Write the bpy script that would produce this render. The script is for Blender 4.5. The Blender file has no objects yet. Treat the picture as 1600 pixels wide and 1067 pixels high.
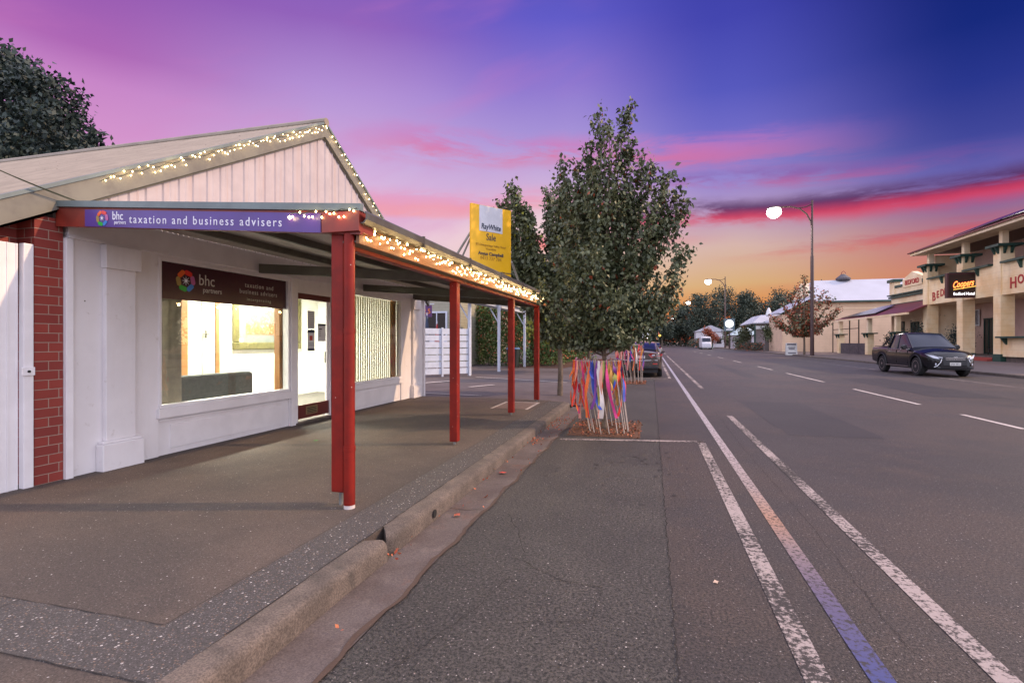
import bpy, bmesh, math, random
import numpy as np
from mathutils import Vector, Matrix
R = math.radians
random.seed(7); rng = np.random.default_rng(7)
scene = bpy.context.scene
C = scene.collection
# ---------------------------------------------------------------- camera
cam = bpy.data.cameras.new('camera'); camo = bpy.data.objects.new('camera', cam); C.objects.link(camo)
cam.sensor_width = 36; cam.lens = 36 * 810 / 1600; cam.clip_start = .05; cam.clip_end = 5000
camo.location = (0, 0, 1.55); camo.rotation_euler = (R(90), 0, math.atan(218 / 810))
scene.camera = camo
scene.view_settings.view_transform = 'Standard'; scene.view_settings.look = 'None'
scene.view_settings.exposure = 0; scene.view_settings.gamma = 1
def lin(r, g, b):
    f = lambda c: (c / 255 / 12.92) if c / 255 <= .04045 else ((c / 255 + .055) / 1.055) ** 2.4
    return (f(r), f(g), f(b), 1)
# ---------------------------------------------------------------- node helper
class NT:
    def __init__(s, tree): s.t = tree; s.n = tree.nodes; s.l = tree.links
    def node(s, typ, **kw):
        n = s.n.new(typ)
        for k, v in kw.items(): setattr(n, k, v)
        return n
    def put(s, sock, v):
        if isinstance(v, bpy.types.NodeSocket): s.l.new(v, sock)
        elif v is not None: sock.default_value = v
    def m(s, op, a, b=None, c=None, clamp=False):
        n = s.node('ShaderNodeMath', operation=op, use_clamp=clamp)
        for i, v in enumerate((a, b, c)):
            if v is not None: s.put(n.inputs[i], v)
        return n.outputs[0]
    def smooth(s, x, a, b):
        n = s.node('ShaderNodeMapRange', interpolation_type='SMOOTHSTEP')
        s.put(n.inputs[0], x); n.inputs[1].default_value = a; n.inputs[2].default_value = b
        return n.outputs[0]
    def mix(s, f, a, b, mode='MIX'):
        n = s.node('ShaderNodeMix', data_type='RGBA', blend_type=mode)
        s.put(n.inputs[0], f); s.put(n.inputs[6], a); s.put(n.inputs[7], b)
        return n.outputs[2]
    def ramp(s, f, stops, mode='LINEAR'):
        n = s.node('ShaderNodeValToRGB'); n.color_ramp.interpolation = mode
        e = n.color_ramp.elements
        while len(e) > 1: e.remove(e[-1])
        e[0].position = stops[0][0]; e[0].color = stops[0][1]
        for p, c in stops[1:]:
            k = e.new(p); k.color = c
        s.put(n.inputs[0], f); return n.outputs[0]
    def noise(s, vec, scale, detail=4, rough=.55, dist=0):
        n = s.node('ShaderNodeTexNoise'); s.put(n.inputs['Vector'], vec)
        n.inputs['Scale'].default_value = scale; n.inputs['Detail'].default_value = detail
        n.inputs['Roughness'].default_value = rough; n.inputs['Distortion'].default_value = dist
        return n.outputs[0]
    def scalev(s, vec, v):
        n = s.node('ShaderNodeMapping'); s.put(n.inputs[0], vec); n.inputs['Scale'].default_value = v
        return n.outputs[0]
# ---------------------------------------------------------------- world: dusk sky
world = bpy.data.worlds.new('World'); scene.world = world; world.use_nodes = True
w = NT(world.node_tree); w.n.clear()
out = w.node('ShaderNodeOutputWorld'); bg = w.node('ShaderNodeBackground'); w.l.new(bg.outputs[0], out.inputs[0])
tc = w.node('ShaderNodeTexCoord'); sx = w.node('ShaderNodeSeparateXYZ'); w.l.new(tc.outputs['Generated'], sx.inputs[0])
dx, dy, dz = sx.outputs
hor = w.m('SQRT', w.m('ADD', w.m('MULTIPLY', dx, dx), w.m('MULTIPLY', dy, dy)))
te = w.m('DIVIDE', dz, w.m('MAXIMUM', hor, .001))             # tangent of the elevation
az = w.m('ARCTAN2', dx, dy)                                   # 0 = down the street, + = right
wv0 = w.node('ShaderNodeCombineXYZ'); w.put(wv0.inputs[0], az); w.put(wv0.inputs[1], te)
te2 = w.m('ADD', te, w.m('MULTIPLY', w.m('SUBTRACT', w.noise(wv0.outputs[0], 2.2, 3), .5), .07))
pos = w.m('MULTIPLY', te2, 1.25, clamp=True)
def st(l): return [(a * 1.25, lin(*c)) for a, c in l]
AR = [(-55, [(0, (246, 200, 196)), (.2, (228, 170, 205)), (.3, (214, 150, 205)), (.386, (200, 134, 200)), (.44, (174, 104, 182)), (.55, (150, 90, 178)), (.75, (120, 84, 185))]),
      (-33, [(0, (248, 222, 200)), (.2, (236, 205, 222)), (.3, (215, 182, 222)), (.37, (200, 168, 220)), (.46, (180, 146, 214)), (.58, (146, 100, 188)), (.75, (116, 88, 188))]),
      (-10, [(0, (240, 130, 70)), (.06, (236, 170, 110)), (.13, (240, 205, 180)), (.226, (240, 208, 214)), (.3, (205, 176, 218)), (.39, (168, 148, 216)), (.49, (142, 120, 208)), (.62, (98, 92, 200)), (.78, (76, 74, 178))]),
      (7, [(0, (222, 84, 40)), (.03, (228, 108, 54)), (.06, (222, 146, 86)), (.096, (218, 176, 126)), (.165, (215, 182, 172)), (.22, (190, 158, 190)), (.28, (155, 138, 205)), (.36, (118, 112, 202)), (.45, (88, 90, 190)), (.58, (68, 70, 175)), (.75, (60, 62, 165))]),
      (27, [(0, (214, 120, 80)), (.05, (206, 138, 95)), (.1, (204, 128, 108)), (.15, (188, 120, 128)), (.2, (140, 104, 152)), (.25, (100, 96, 172)), (.3, (66, 72, 155)), (.38, (42, 55, 142)), (.46, (24, 42, 125)), (.6, (16, 32, 112)), (.75, (16, 30, 108))])]
sk = w.ramp(pos, st(AR[0][1]))
for (a0, _), (a1, l1) in zip(AR, AR[1:]): sk = w.mix(w.smooth(az, R(a0), R(a1)), sk, w.ramp(pos, st(l1)))
def comb(x, y, z=0):
    c_ = w.node('ShaderNodeCombineXYZ'); w.put(c_.inputs[0], x); w.put(c_.inputs[1], y); w.put(c_.inputs[2], z); return c_.outputs[0]
def streak(te0, slope, wander, half, azlo, azhi, thr, top, bot, amt, seed, fx=2.2, fy=16):
    # a ragged band of cloud lying about te0, red-lit underneath
    global sk
    nl = w.noise(comb(w.m('MULTIPLY', az, fx), w.m('MULTIPLY', te, 3), seed), 1.6, 6, .6)
    c0 = w.m('ADD', w.m('ADD', te0, w.m('MULTIPLY', az, slope)), w.m('MULTIPLY', w.m('SUBTRACT', nl, .5), wander))
    d = w.m('DIVIDE', w.m('SUBTRACT', te, c0), half)
    nn = w.noise(comb(w.m('MULTIPLY', az, fx * 1.4), w.m('ADD', w.m('MULTIPLY', te, fy), w.m('MULTIPLY', az, -slope * fy)), seed + 5), 1.5, 8, .65, .4)
    k = w.m('MULTIPLY', w.smooth(w.m('ABSOLUTE', d), 1.25, .15), w.smooth(nn, thr - .07, thr + .14))
    if azlo is not None: k = w.m('MULTIPLY', k, w.smooth(az, R(azlo), R(azlo + 14)))
    if azhi is not None: k = w.m('MULTIPLY', k, w.smooth(az, R(azhi), R(azhi - 22)))
    col = w.mix(w.smooth(d, -.55, .45), lin(*bot), lin(*top))
    sk = w.mix(w.m('MULTIPLY', k, amt), sk, col)
# broad soft lilac-pink wisps on the left and overhead
n3 = w.noise(comb(w.m('MULTIPLY', az, 1.5), w.m('ADD', w.m('MULTIPLY', te, 4), w.m('MULTIPLY', az, -1.2))), 1.7, 6, .5, .2)
wm = w.m('MULTIPLY', w.m('MULTIPLY', w.smooth(n3, .48, .72), .42), w.m('SUBTRACT', 1, w.smooth(az, R(-26), R(0))))
sk = w.mix(wm, sk, lin(212, 124, 190))
streak(.345, -.06, .08, .040, -36, 24, .42, (210, 122, 184), (226, 112, 150), .72, 3.1)
streak(.28, .04, .06, .028, -44, 6, .42, (232, 154, 190), (244, 148, 158), .7, 8.4)
streak(.245, .0, .03, .014, -50, -10, .40, (240, 160, 176), (250, 158, 158), .7, 28.4)
streak(.290, -.05, .04, .022, -8, 34, .44, (140, 84, 160), (196, 86, 140), .62, 6.2)
streak(.232, -.02, .035, .028, -12, None, .38, (84, 46, 96), (218, 62, 92), .94, 11.7)
streak(.190, .00, .03, .018, -22, 10, .40, (214, 76, 100), (238, 92, 84), .85, 15.2)
streak(.155, .02, .03, .020, 4, None, .47, (190, 84, 110), (216, 88, 88), .6, 19.5)
streak(.085, .01, .02, .012, 6, None, .5, (212, 96, 84), (224, 96, 70), .5, 23.0)
# overhead and outside the view the sky is brightened, an added fill light
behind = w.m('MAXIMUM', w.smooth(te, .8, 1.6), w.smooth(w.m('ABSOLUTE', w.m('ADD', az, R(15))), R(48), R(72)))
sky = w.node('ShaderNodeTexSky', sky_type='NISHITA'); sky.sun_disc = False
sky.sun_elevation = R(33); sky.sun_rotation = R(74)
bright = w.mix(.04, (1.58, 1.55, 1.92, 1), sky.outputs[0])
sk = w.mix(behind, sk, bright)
sk = w.mix(w.smooth(te, -.02, -.2), sk, (.1, .09, .09, 1))
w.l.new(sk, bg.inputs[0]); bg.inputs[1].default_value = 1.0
# ---------------------------------------------------------------- one warm directional light, standing in for an unseen street lamp
street_lamp_sun = bpy.data.lights.new('street_lamp_sun', 'SUN'); street_lamp_sun.energy = 3.3; street_lamp_sun.angle = R(.9); street_lamp_sun.color = (1, .66, .38)
so = bpy.data.objects.new('street_lamp_sun', street_lamp_sun); C.objects.link(so)
so.rotation_euler = Vector((-1, -.29, -.68)).to_track_quat('-Z', 'Y').to_euler()
# ---------------------------------------------------------------- materials
MATS = {}
def M(name, col, rough=.65, col2=None, ns=6, var=.5, bump=0, bs=60, metal=0, emit=None, es=1, speck=None, rows=None, streak=None, alpha=None, spec=None, coat=0, dirt=None, grain=None):
    m = bpy.data.materials.new(name); m.use_nodes = True; t = NT(m.node_tree); p = t.n['Principled BSDF']
    c = col if len(col) == 4 else (*col, 1)
    tcn = t.node('ShaderNodeTexCoord'); v = tcn.outputs['Object']
    if col2 is None: col2 = tuple(x * (1 - .22 * var) for x in c[:3]) + (1,)
    elif len(col2) == 3: col2 = (*col2, 1)
    nz = t.noise(v, ns, 6, .6)
    o = t.mix(t.smooth(nz, .35, .65), c, col2)
    if streak:   # (colour, xy scale, z scale, amount)
        sn = t.noise(t.scalev(v, streak[1] if isinstance(streak[1], tuple) else (streak[1], streak[1], streak[2])), 1, 5, .65)
        o = t.mix(t.m('MULTIPLY', t.smooth(sn, .5, .72), streak[3]), o, streak[0])
    if dirt:     # (colour, scale, threshold, amount)
        sn = t.noise(v, dirt[1], 8, .7)
        o = t.mix(t.m('MULTIPLY', t.smooth(sn, dirt[2], dirt[2] + .12), dirt[3]), o, dirt[0])
    if speck:    # list of (colour, scale, radius, share)
        for (sc, ss, sr, sp) in speck:
            vo = t.node('ShaderNodeTexVoronoi'); t.put(vo.inputs['Vector'], v); vo.inputs['Scale'].default_value = ss
            sepc = t.node('ShaderNodeSeparateColor'); t.l.new(vo.outputs['Color'], sepc.inputs[0])
            k = t.m('MULTIPLY', t.m('LESS_THAN', vo.outputs['Distance'], sr), t.m('GREATER_THAN', sepc.outputs[0], 1 - sp))
            o = t.mix(k, o, sc)
    if grain:    # (scale, low, high): stony grain as brightness
        gn = t.smooth(t.noise(v, grain[0], 3, .8), .34, .66)
        gv = t.m('ADD', t.m('MULTIPLY', gn, grain[2] - grain[1]), grain[1]); cg = t.node('ShaderNodeCombineXYZ')
        for q in range(3): t.put(cg.inputs[q], gv)
        o = t.mix(1.0, o, cg.outputs[0], 'MULTIPLY')
    if rows:     # ('z', spacing, width, amount): grooves across an axis
        sp = t.node('ShaderNodeSeparateXYZ'); t.l.new(v, sp.inputs[0])
        q = t.m('FRACT', t.m('DIVIDE', sp.outputs['xyz'.index(rows[0])], rows[1]))
        o = t.mix(t.m('MULTIPLY', t.m('LESS_THAN', q, rows[2]), rows[3]), o, (.02, .02, .02, 1))
    t.l.new(o, p.inputs['Base Color'])
    p.inputs['Roughness'].default_value = rough; p.inputs['Metallic'].default_value = metal
    if spec is not None: p.inputs['Specular IOR Level'].default_value = spec
    if coat: p.inputs['Coat Weight'].default_value = coat; p.inputs['Coat Roughness'].default_value = .04
    if bump:
        b = t.node('ShaderNodeBump'); b.inputs['Strength'].default_value = bump; b.inputs['Distance'].default_value = .01
        t.l.new(t.noise(v, bs, 5, .65), b.inputs['Height']); t.l.new(b.outputs[0], p.inputs['Normal'])
    if emit: p.inputs['Emission Color'].default_value = (*emit[:3], 1); p.inputs['Emission Strength'].default_value = es
    MATS[name] = m; return m
W_ = (1, 1, 1, 1)
white_wall = M('white_wall_paint', (.80, .76, .76), .55, (.74, .70, .70), 1.6, bump=.15, bs=40, streak=((.42, .33, .26, 1), 3, .5, .14), dirt=((.40, .32, .26, 1), 5, .60, .5), speck=[((.12, .08, .06, 1), 5, .04, .35)])
white_trim = M('white_trim_paint', (.82, .78, .78), .45, (.76, .72, .72), 3, bump=.1, bs=50, dirt=((.25, .18, .13, 1), 15, .69, .6))
clad = M('aged_white_steel', (.46, .40, .41), .45, (.41, .355, .37), 2.5, streak=((.42, .24, .15, 1), 9, .35, .28), dirt=((.16, .08, .05, 1), 16, .71, .8))
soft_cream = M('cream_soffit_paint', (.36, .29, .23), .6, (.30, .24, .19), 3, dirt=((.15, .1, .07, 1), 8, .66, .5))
barge_m = M('khaki_barge_paint', (.19, .18, .145), .5, (.155, .145, .12), 3, streak=((.1, .09, .08, 1), 3, 3, .4))
roof_cream = M('weathered_cream_roof', (.28, .23, .175), .6, (.22, .18, .135), 3, bump=.2, bs=30, dirt=((.12, .055, .035, 1), 3.2, .67, .8), speck=[((.06, .03, .02, 1), 3.5, .07, .55), ((.10, .05, .03, 1), 9, .10, .25)])
dark = M('dark_gap', (.012, .011, .01), .9)
black_plastic = M('black_plastic', (.02, .02, .022), .45)
red_post = M('red_post_paint', (.235, .013, .006), .5, (.17, .011, .006), 5, bump=.12, bs=35, dirt=((.10, .02, .015, 1), 7, .60, .6), speck=[((.5, .42, .36, 1), 17, .08, .18)], spec=.25)
red_fascia = M('red_fascia_paint', (.25, .03, .016), .45, (.17, .022, .014), 4, dirt=((.08, .02, .015, 1), 10, .64, .5))
galv = M('galvanised_steel', (.30, .31, .30), .4, (.22, .23, .22), 6, metal=.5)
gutter_m = M('grey_gutter_steel', (.10, .095, .085), .45, (.07, .06, .055), 5, metal=.2, dirt=((.16, .07, .03, 1), 9, .64, .5))
flash_m = M('grey_green_flashing', (.17, .21, .205), .45, (.13, .16, .16), 3, metal=.1)
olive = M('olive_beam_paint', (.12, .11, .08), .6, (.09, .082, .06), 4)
iron_under = M('verandah_iron', (.50, .47, .41), .5, (.40, .37, .31), 3, dirt=((.12, .08, .05, 1), 6, .62, .5))
purple_sign = M('purple_sign_vinyl', (.085, .035, .24), .3, (.075, .03, .20), 3)
maroon_sign = M('maroon_sign_vinyl', (.06, .012, .024), .22, (.05, .011, .022), 2)
sign_white = M('white_lettering', (.82, .80, .86), .5)
pill = {k: M('logo_' + k, c, .25) for k, c in dict(red=(.75, .03, .02), orange=(.8, .12, .02), green=(.03, .40, .05), blue=(.05, .22, .6), pink=(.5, .12, .32), tan=(.38, .25, .07)).items()}
timber = M('varnished_timber', (.34, .15, .045), .4, (.26, .11, .035), 3, streak=((.16, .07, .02, 1), 30, 1, .5))
door_red = M('dark_red_door_paint', (.12, .012, .008), .4)
brass = M('dull_brass', (.32, .24, .12), .35, metal=.6)
room_white = M('room_white_paint', (.80, .79, .74), .7, var=.1)
carpet = M('grey_carpet', (.12, .11, .10), .95, bump=.3, bs=200)
blind_m = M('cream_blind_fabric', (.55, .51, .40), .8, (.48, .44, .34), 5)
curtain_m = M('taupe_blind_fabric', (.26, .22, .17), .85, (.2, .17, .13), 8)
grey_door = M('grey_interior_door', (.42, .42, .36), .6)
gold = M('gold_picture_frame', (.16, .145, .055), .35, (.11, .095, .04), 12, metal=.5)
paper = M('white_paper', (.72, .72, .72), .7)
ink = M('dark_ink', (.03, .04, .07), .6)
red_ink = M('red_ink', (.5, .05, .03), .6)
sofa_m = M('charcoal_sofa_fabric', (.075, .08, .078), .9, (.055, .06, .058), 20, bump=.4, bs=150, dirt=((.3, .09, .04, 1), 3.5, .6, .5))  # orange patches in the fabric colour stand in for reflections
concrete = M('kerb_concrete', (.135, .105, .087), .85, (.085, .067, .056), 4, bump=.8, bs=45, dirt=((.06, .05, .043, 1), 5, .56, .75), grain=(90, .6, 1.35))
gutter_c = M('gutter_concrete', (.115, .090, .082), .85, (.085, .062, .055), 2.2, bump=.35, bs=70, streak=((.19, .15, .13, 1), 4, 1, .4), dirt=((.15, .065, .04, 1), 1.4, .54, .55), grain=(90, .7, 1.3))
driveway_c = M('driveway_paving', (.110, .086, .086), .85, (.085, .066, .064), 1.2, bump=.3, bs=60, dirt=((.08, .065, .06, 1), 2, .6, .5))
farpath = M('far_footpath', (.12, .090, .082), .85, (.095, .070, .062), .8, bump=.2, bs=40, dirt=((.25, .08, .06, 1), .5, .56, .4))
mulch_m = M('bark_mulch', (.13, .055, .028), .95, (.06, .028, .016), 40, bump=1, bs=40)
mulch_chip = M('bark_chip', (.24, .10, .045), .9, (.1, .04, .02), 30)
ribbons = [M('ribbon_' + k, c, .6, var=.3) for k, c in dict(red=(.75, .04, .02), orange=(.8, .16, .03), blue=(.04, .08, .42), pink=(.6, .04, .2), gold=(.5, .26, .05), white=(.68, .6, .56), cream=(.55, .48, .3), purple=(.18, .04, .24), peach=(.75, .32, .24), lime=(.35, .36, .08)).items()]
leaf_a = M('maple_leaf_green', (.115, .128, .056), .5, (.050, .066, .030), 4.5, dirt=((.18, .145, .07, 1), 2.2, .58, .7))
leaf_b = M('dark_leaf_green', (.018, .036, .030), .6, (.010, .022, .019), .5)
leaf_c = M('hedge_leaf', (.14, .22, .05), .6, (.06, .11, .03), 1.5, dirt=((.12, .08, .03, 1), 1.1, .56, .6))
leaf_d = M('gum_leaf', (.060, .078, .050), .7, (.030, .046, .032), .35)
leaf_r = M('red_autumn_leaf', (.33, .06, .022), .6, (.20, .055, .02), 2)
leaf_y = M('yellow_green_leaf', (.30, .30, .03), .6, (.2, .22, .03), 2)
bark = M('tree_bark', (.17, .125, .09), .9, (.1, .075, .055), 10, bump=.6, bs=60)
stake = M('pale_stake', (.46, .39, .33), .7, (.34, .28, .24), 12)
lamp_pole = M('brown_lamp_paint', (.05, .022, .02), .5)
lamp_glow = M('lamp_lens', (1, 1, 1), .3, emit=(1, .97, .92), es=25)
bulb_m = M('warm_bulb', (1, .9, .6), .3, emit=(1, .74, .34), es=26)
cable_m = M('dark_cable', (.02, .03, .012), .6)
white_fence = M('white_fence_paint', (.62, .66, .74), .5, (.54, .58, .66), 4)
hotel_m = M('hotel_cream_paint', (.88, .70, .44), .65, (.78, .54, .28), .7, rows=('z', .42, .035, .25), streak=((.4, .28, .18, 1), 1.2, .25, .25))
hotel_plain = M('hotel_plain_cream', (.88, .72, .50), .65, (.76, .57, .34), .7)
hotel_pink = M('hotel_inner_wall', (.62, .42, .34), .7, (.54, .36, .30), .8)
green_trim = M('dark_green_trim', (.018, .062, .045), .5, (.014, .046, .036), 2)
hroof = M('maroon_roof_steel', (.16, .022, .022), .5, (.12, .018, .02), .5, rows=('y', .19, .3, .25))
panel_m = M('solar_panel', (.01, .012, .03), .15, metal=.3)
glass_dark = M('dark_window_glass', (.018, .022, .028), .06, spec=.8)
shop_glass_lit = M('lit_room_glass', (.5, .45, .35), .4, emit=(1, .85, .6), es=1.5)
poster_m = M('dark_poster', (.07, .06, .08), .4, (.35, .34, .36), 3.5)
barn_roof = M('pale_grey_roof', (.44, .44, .50), .6, (.40, .40, .45), .4, rows=('x', .3, .12, .12))
barn_wall = M('cream_brick_wall', (.70, .50, .34), .8, (.62, .44, .30), .6, rows=('z', .35, .06, .12))
red_letter = M('red_lettering', (.42, .02, .02), .5)
neon_y = M('neon_yellow', (1, .8, .2), .4, emit=(1, .55, .08), es=1.1)
neon_r = M('neon_red', (1, .1, .05), .4, emit=(1, .03, .02), es=.8)
neon_w = M('lit_white_letters', (1, 1, 1), .4, emit=(1, .97, .97), es=1.6)
lit_white = M('backlit_white', (1, 1, 1), .4, emit=(1, .98, .94), es=1.6)
sign_face = M('sign_face_dark', (.02, .006, .006), .3)
yellow_sign = M('yellow_sign_board', (.80, .44, .003), .4, (.72, .39, .003), 2)
pale_sign = M('pale_grey_panel', (.62, .62, .66), .4)
bin_m = M('dark_green_bin', (.016, .026, .024), .5)
bin_lid = M('blue_bin_lid', (.10, .2, .38), .5)
car_bronze = M('bronze_car_paint', (.085, .06, .052), .22, metal=.5, coat=1, var=.1)
car_black = M('black_car_paint', (.006, .006, .008), .2, metal=0, coat=.25, spec=.35, var=.1)
chrome = M('chrome', (.75, .75, .75), .12, metal=1)
car_glass = M('tinted_car_glass', (.012, .016, .035), .05, spec=.35)
tyre_m = M('tyre_rubber', (.018, .017, .017), .85)
rim_m = M('dark_alloy', (.30, .28, .28), .3, metal=.8)
headlight_m = M('headlight_lens', (.6, .62, .68), .12, spec=.8)
tail_m = M('tail_lens', (.35, .008, .006), .15, spec=.7)
tail_lit = M('tail_reflector', (.8, .05, .03), .3)
plate_m = M('plate_white', (.7, .68, .62), .5)
leaf_dry = M('dry_leaf', (.5, .17, .07), .8, (.35, .06, .04), 20)
van_m = M('white_van_paint', (.6, .58, .62), .4)
blue_roof = M('pale_blue_roof', (.42, .52, .56), .5)
asph_speck = [((.13, .11, .105, 1), 70, .30, .12), ((.30, .27, .25, 1), 40, .16, .06)]
road_m = M('asphalt_road', (.033, .0265, .025), .6, (.023, .019, .018), .45, bump=.8, bs=110, speck=asph_speck, dirt=((.050, .035, .028, 1), .22, .45, .7), grain=(62, .15, 2.2), streak=((.030, .025, .025, 1), (.9, .05, 1), 0, .75))
bay_m = M('asphalt_parking_bay', (.038, .033, .029), .68, (.028, .024, .022), .9, bump=.8, bs=110, speck=asph_speck, dirt=((.028, .023, .020, 1), 1.1, .57, .75), grain=(55, .12, 2.3), streak=((.060, .050, .042, 1), (2.2, .25, 1), 0, .45))
path_m = M('footpath_asphalt', (.098, .071, .056), .88, (.062, .047, .040), .7, bump=.6, bs=150, speck=[((.17, .145, .13, 1), 80, .3, .12), ((.42, .38, .36, 1), 30, .14, .10)], dirt=((.058, .044, .038, 1), 1.3, .58, .6), grain=(110, .6, 1.4))
agg_m = M('exposed_aggregate', (.058, .050, .047), .85, (.058, .050, .048), 2, bump=.6, bs=90, speck=[((.15, .10, .07, 1), 70, .34, .30), ((.17, .155, .15, 1), 90, .32, .35), ((.42, .38, .36, 1), 40, .24, .20)], grain=(110, .6, 1.4))
def paint(name, c, wear, ns=28):
    m = bpy.data.materials.new(name); m.use_nodes = True; t = NT(m.node_tree); p = t.n['Principled BSDF']
    v = t.node('ShaderNodeTexCoord').outputs['Object']
    a = t.noise(v, ns, 8, .75); b = t.noise(v, 1.1, 3)
    k = t.smooth(t.m('ADD', a, t.m('MULTIPLY', t.m('SUBTRACT', b, .5), .5)), wear - .05, wear + .06)
    if isinstance(c, list): cc = t.ramp(t.smooth(t.m('ADD', t.node('ShaderNodeSeparateXYZ').outputs[0], 0), 0, 1), c)
    else: cc = c
    o = t.mix(k, (.034, .028, .027, 1), cc)
    t.l.new(o, p.inputs['Base Color']); p.inputs['Roughness'].default_value = .8
    bb = t.node('ShaderNodeBump'); bb.inputs['Strength'].default_value = .4; bb.inputs['Distance'].default_value = .01
    t.l.new(t.noise(v, 120, 4), bb.inputs['Height']); t.l.new(bb.outputs[0], p.inputs['Normal'])
    MATS[name] = m; return m
line_white = paint('worn_white_line', (.33, .27, .255, 1), .485)
line_dash = paint('white_dash_line', (.48, .42, .39, 1), .40)
# blue cable cover line fading from deep blue near the camera to pale lilac further off
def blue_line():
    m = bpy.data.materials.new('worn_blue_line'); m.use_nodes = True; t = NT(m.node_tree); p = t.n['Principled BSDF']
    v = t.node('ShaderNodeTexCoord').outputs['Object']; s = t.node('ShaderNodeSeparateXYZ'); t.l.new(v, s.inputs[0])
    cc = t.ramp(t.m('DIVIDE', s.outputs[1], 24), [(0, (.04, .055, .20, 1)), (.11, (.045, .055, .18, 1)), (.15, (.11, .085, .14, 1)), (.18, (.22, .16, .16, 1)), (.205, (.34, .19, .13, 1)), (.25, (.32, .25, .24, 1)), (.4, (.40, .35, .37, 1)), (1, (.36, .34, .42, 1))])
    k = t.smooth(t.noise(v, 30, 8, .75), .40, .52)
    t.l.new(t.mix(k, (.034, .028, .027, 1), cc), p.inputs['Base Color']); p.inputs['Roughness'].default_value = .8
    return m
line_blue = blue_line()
def brick_mat():
    m = bpy.data.materials.new('red_brick'); m.use_nodes = True; t = NT(m.node_tree); p = t.n['Principled BSDF']
    v = t.node('ShaderNodeTexCoord').outputs['Object']; s = t.node('ShaderNodeSeparateXYZ'); t.l.new(v, s.inputs[0])
    cb = t.node('ShaderNodeCombineXYZ'); t.l.new(t.m('ADD', s.outputs[1], t.m('MULTIPLY', s.outputs[0], 1)), cb.inputs[0]); t.l.new(s.outputs[2], cb.inputs[1])
    b = t.node('ShaderNodeTexBrick'); t.l.new(cb.outputs[0], b.inputs[0])
    b.inputs['Scale'].default_value = 1; b.inputs['Brick Width'].default_value = .26; b.inputs['Row Height'].default_value = .094; b.inputs['Mortar Size'].default_value = .0045; b.inputs['Mortar Smooth'].default_value = .2
    b.inputs['Color1'].default_value = (.30, .04, .024, 1); b.inputs['Color2'].default_value = (.20, .024, .017, 1); b.inputs['Mortar'].default_value = (.34, .26, .2, 1); b.offset = .36
    nz = t.noise(v, 9, 5); o = t.mix(t.m('MULTIPLY', nz, .4), b.outputs[0], (.2, .03, .025, 1))
    t.l.new(o, p.inputs['Base Color']); p.inputs['Roughness'].default_value = .7
    bp = t.node('ShaderNodeBump'); bp.inputs['Strength'].default_value = .5; bp.inputs['Distance'].default_value = .006; bp.invert = True
    t.l.new(b.outputs['Fac'], bp.inputs['Height']); t.l.new(bp.outputs[0], p.inputs['Normal'])
    return m
brick = brick_mat()
def clear_glass():
    m = bpy.data.materials.new('clear_shop_glass'); m.use_nodes = True; t = NT(m.node_tree); t.n.clear()
    o = t.node('ShaderNodeOutputMaterial'); tr = t.node('ShaderNodeBsdfTransparent'); gl = t.node('ShaderNodeBsdfGlossy')
    tr.inputs[0].default_value = (.93, .95, .93, 1); gl.inputs['Roughness'].default_value = .01
    lw = t.node('ShaderNodeLayerWeight'); lw.inputs[0].default_value = .5
    mx = t.node('ShaderNodeMixShader'); t.l.new(t.m('ADD', t.m('MULTIPLY', t.m('POWER', lw.outputs['Facing'], 4), .5), .07, clamp=True), mx.inputs[0]); t.l.new(tr.outputs[0], mx.inputs[1]); t.l.new(gl.outputs[0], mx.inputs[2])
    t.l.new(mx.outputs[0], o.inputs[0]); return m
glass = clear_glass()
def picture_mat():
    m = bpy.data.materials.new('landscape_print'); m.use_nodes = True; t = NT(m.node_tree); p = t.n['Principled BSDF']
    v = t.node('ShaderNodeTexCoord').outputs['Object']; s = t.node('ShaderNodeSeparateXYZ'); t.l.new(v, s.inputs[0])
    n = t.noise(v, 6, 8, .75)
    z = t.m('ADD', s.outputs[2], t.m('MULTIPLY', t.m('SUBTRACT', n, .5), .5))
    o = t.ramp(t.m('MULTIPLY', z, .85), [(0, (.05, .05, .05, 1)), (.18, (.06, .055, .05, 1)), (.22, (.24, .05, .015, 1)), (.42, (.26, .07, .02, 1)), (.5, (.045, .05, .035, 1)), (.75, (.07, .075, .06, 1)), (.9, (.15, .16, .16, 1))])
    o = t.mix(t.m('MULTIPLY', t.smooth(t.noise(v, 22, 6, .7), .5, .62), .5), o, (.42, .42, .36, 1))
    t.l.new(o, p.inputs['Base Color']); p.inputs['Roughness'].default_value = .3; return m
picture = picture_mat()
def translucent_blind():
    m = bpy.data.materials.new('translucent_cream_blind'); m.use_nodes = True; t = NT(m.node_tree); p = t.n['Principled BSDF']; o = t.n['Material Output']
    p.inputs['Base Color'].default_value = (.62, .57, .42, 1); p.inputs['Roughness'].default_value = .9
    tl = t.node('ShaderNodeBsdfTranslucent'); tl.inputs[0].default_value = (.60, .56, .44, 1); mx = t.node('ShaderNodeMixShader'); mx.inputs[0].default_value = .28
    t.l.new(p.outputs[0], mx.inputs[1]); t.l.new(tl.outputs[0], mx.inputs[2]); t.l.new(mx.outputs[0], o.inputs[0]); return m
blind_t = translucent_blind()
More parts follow.
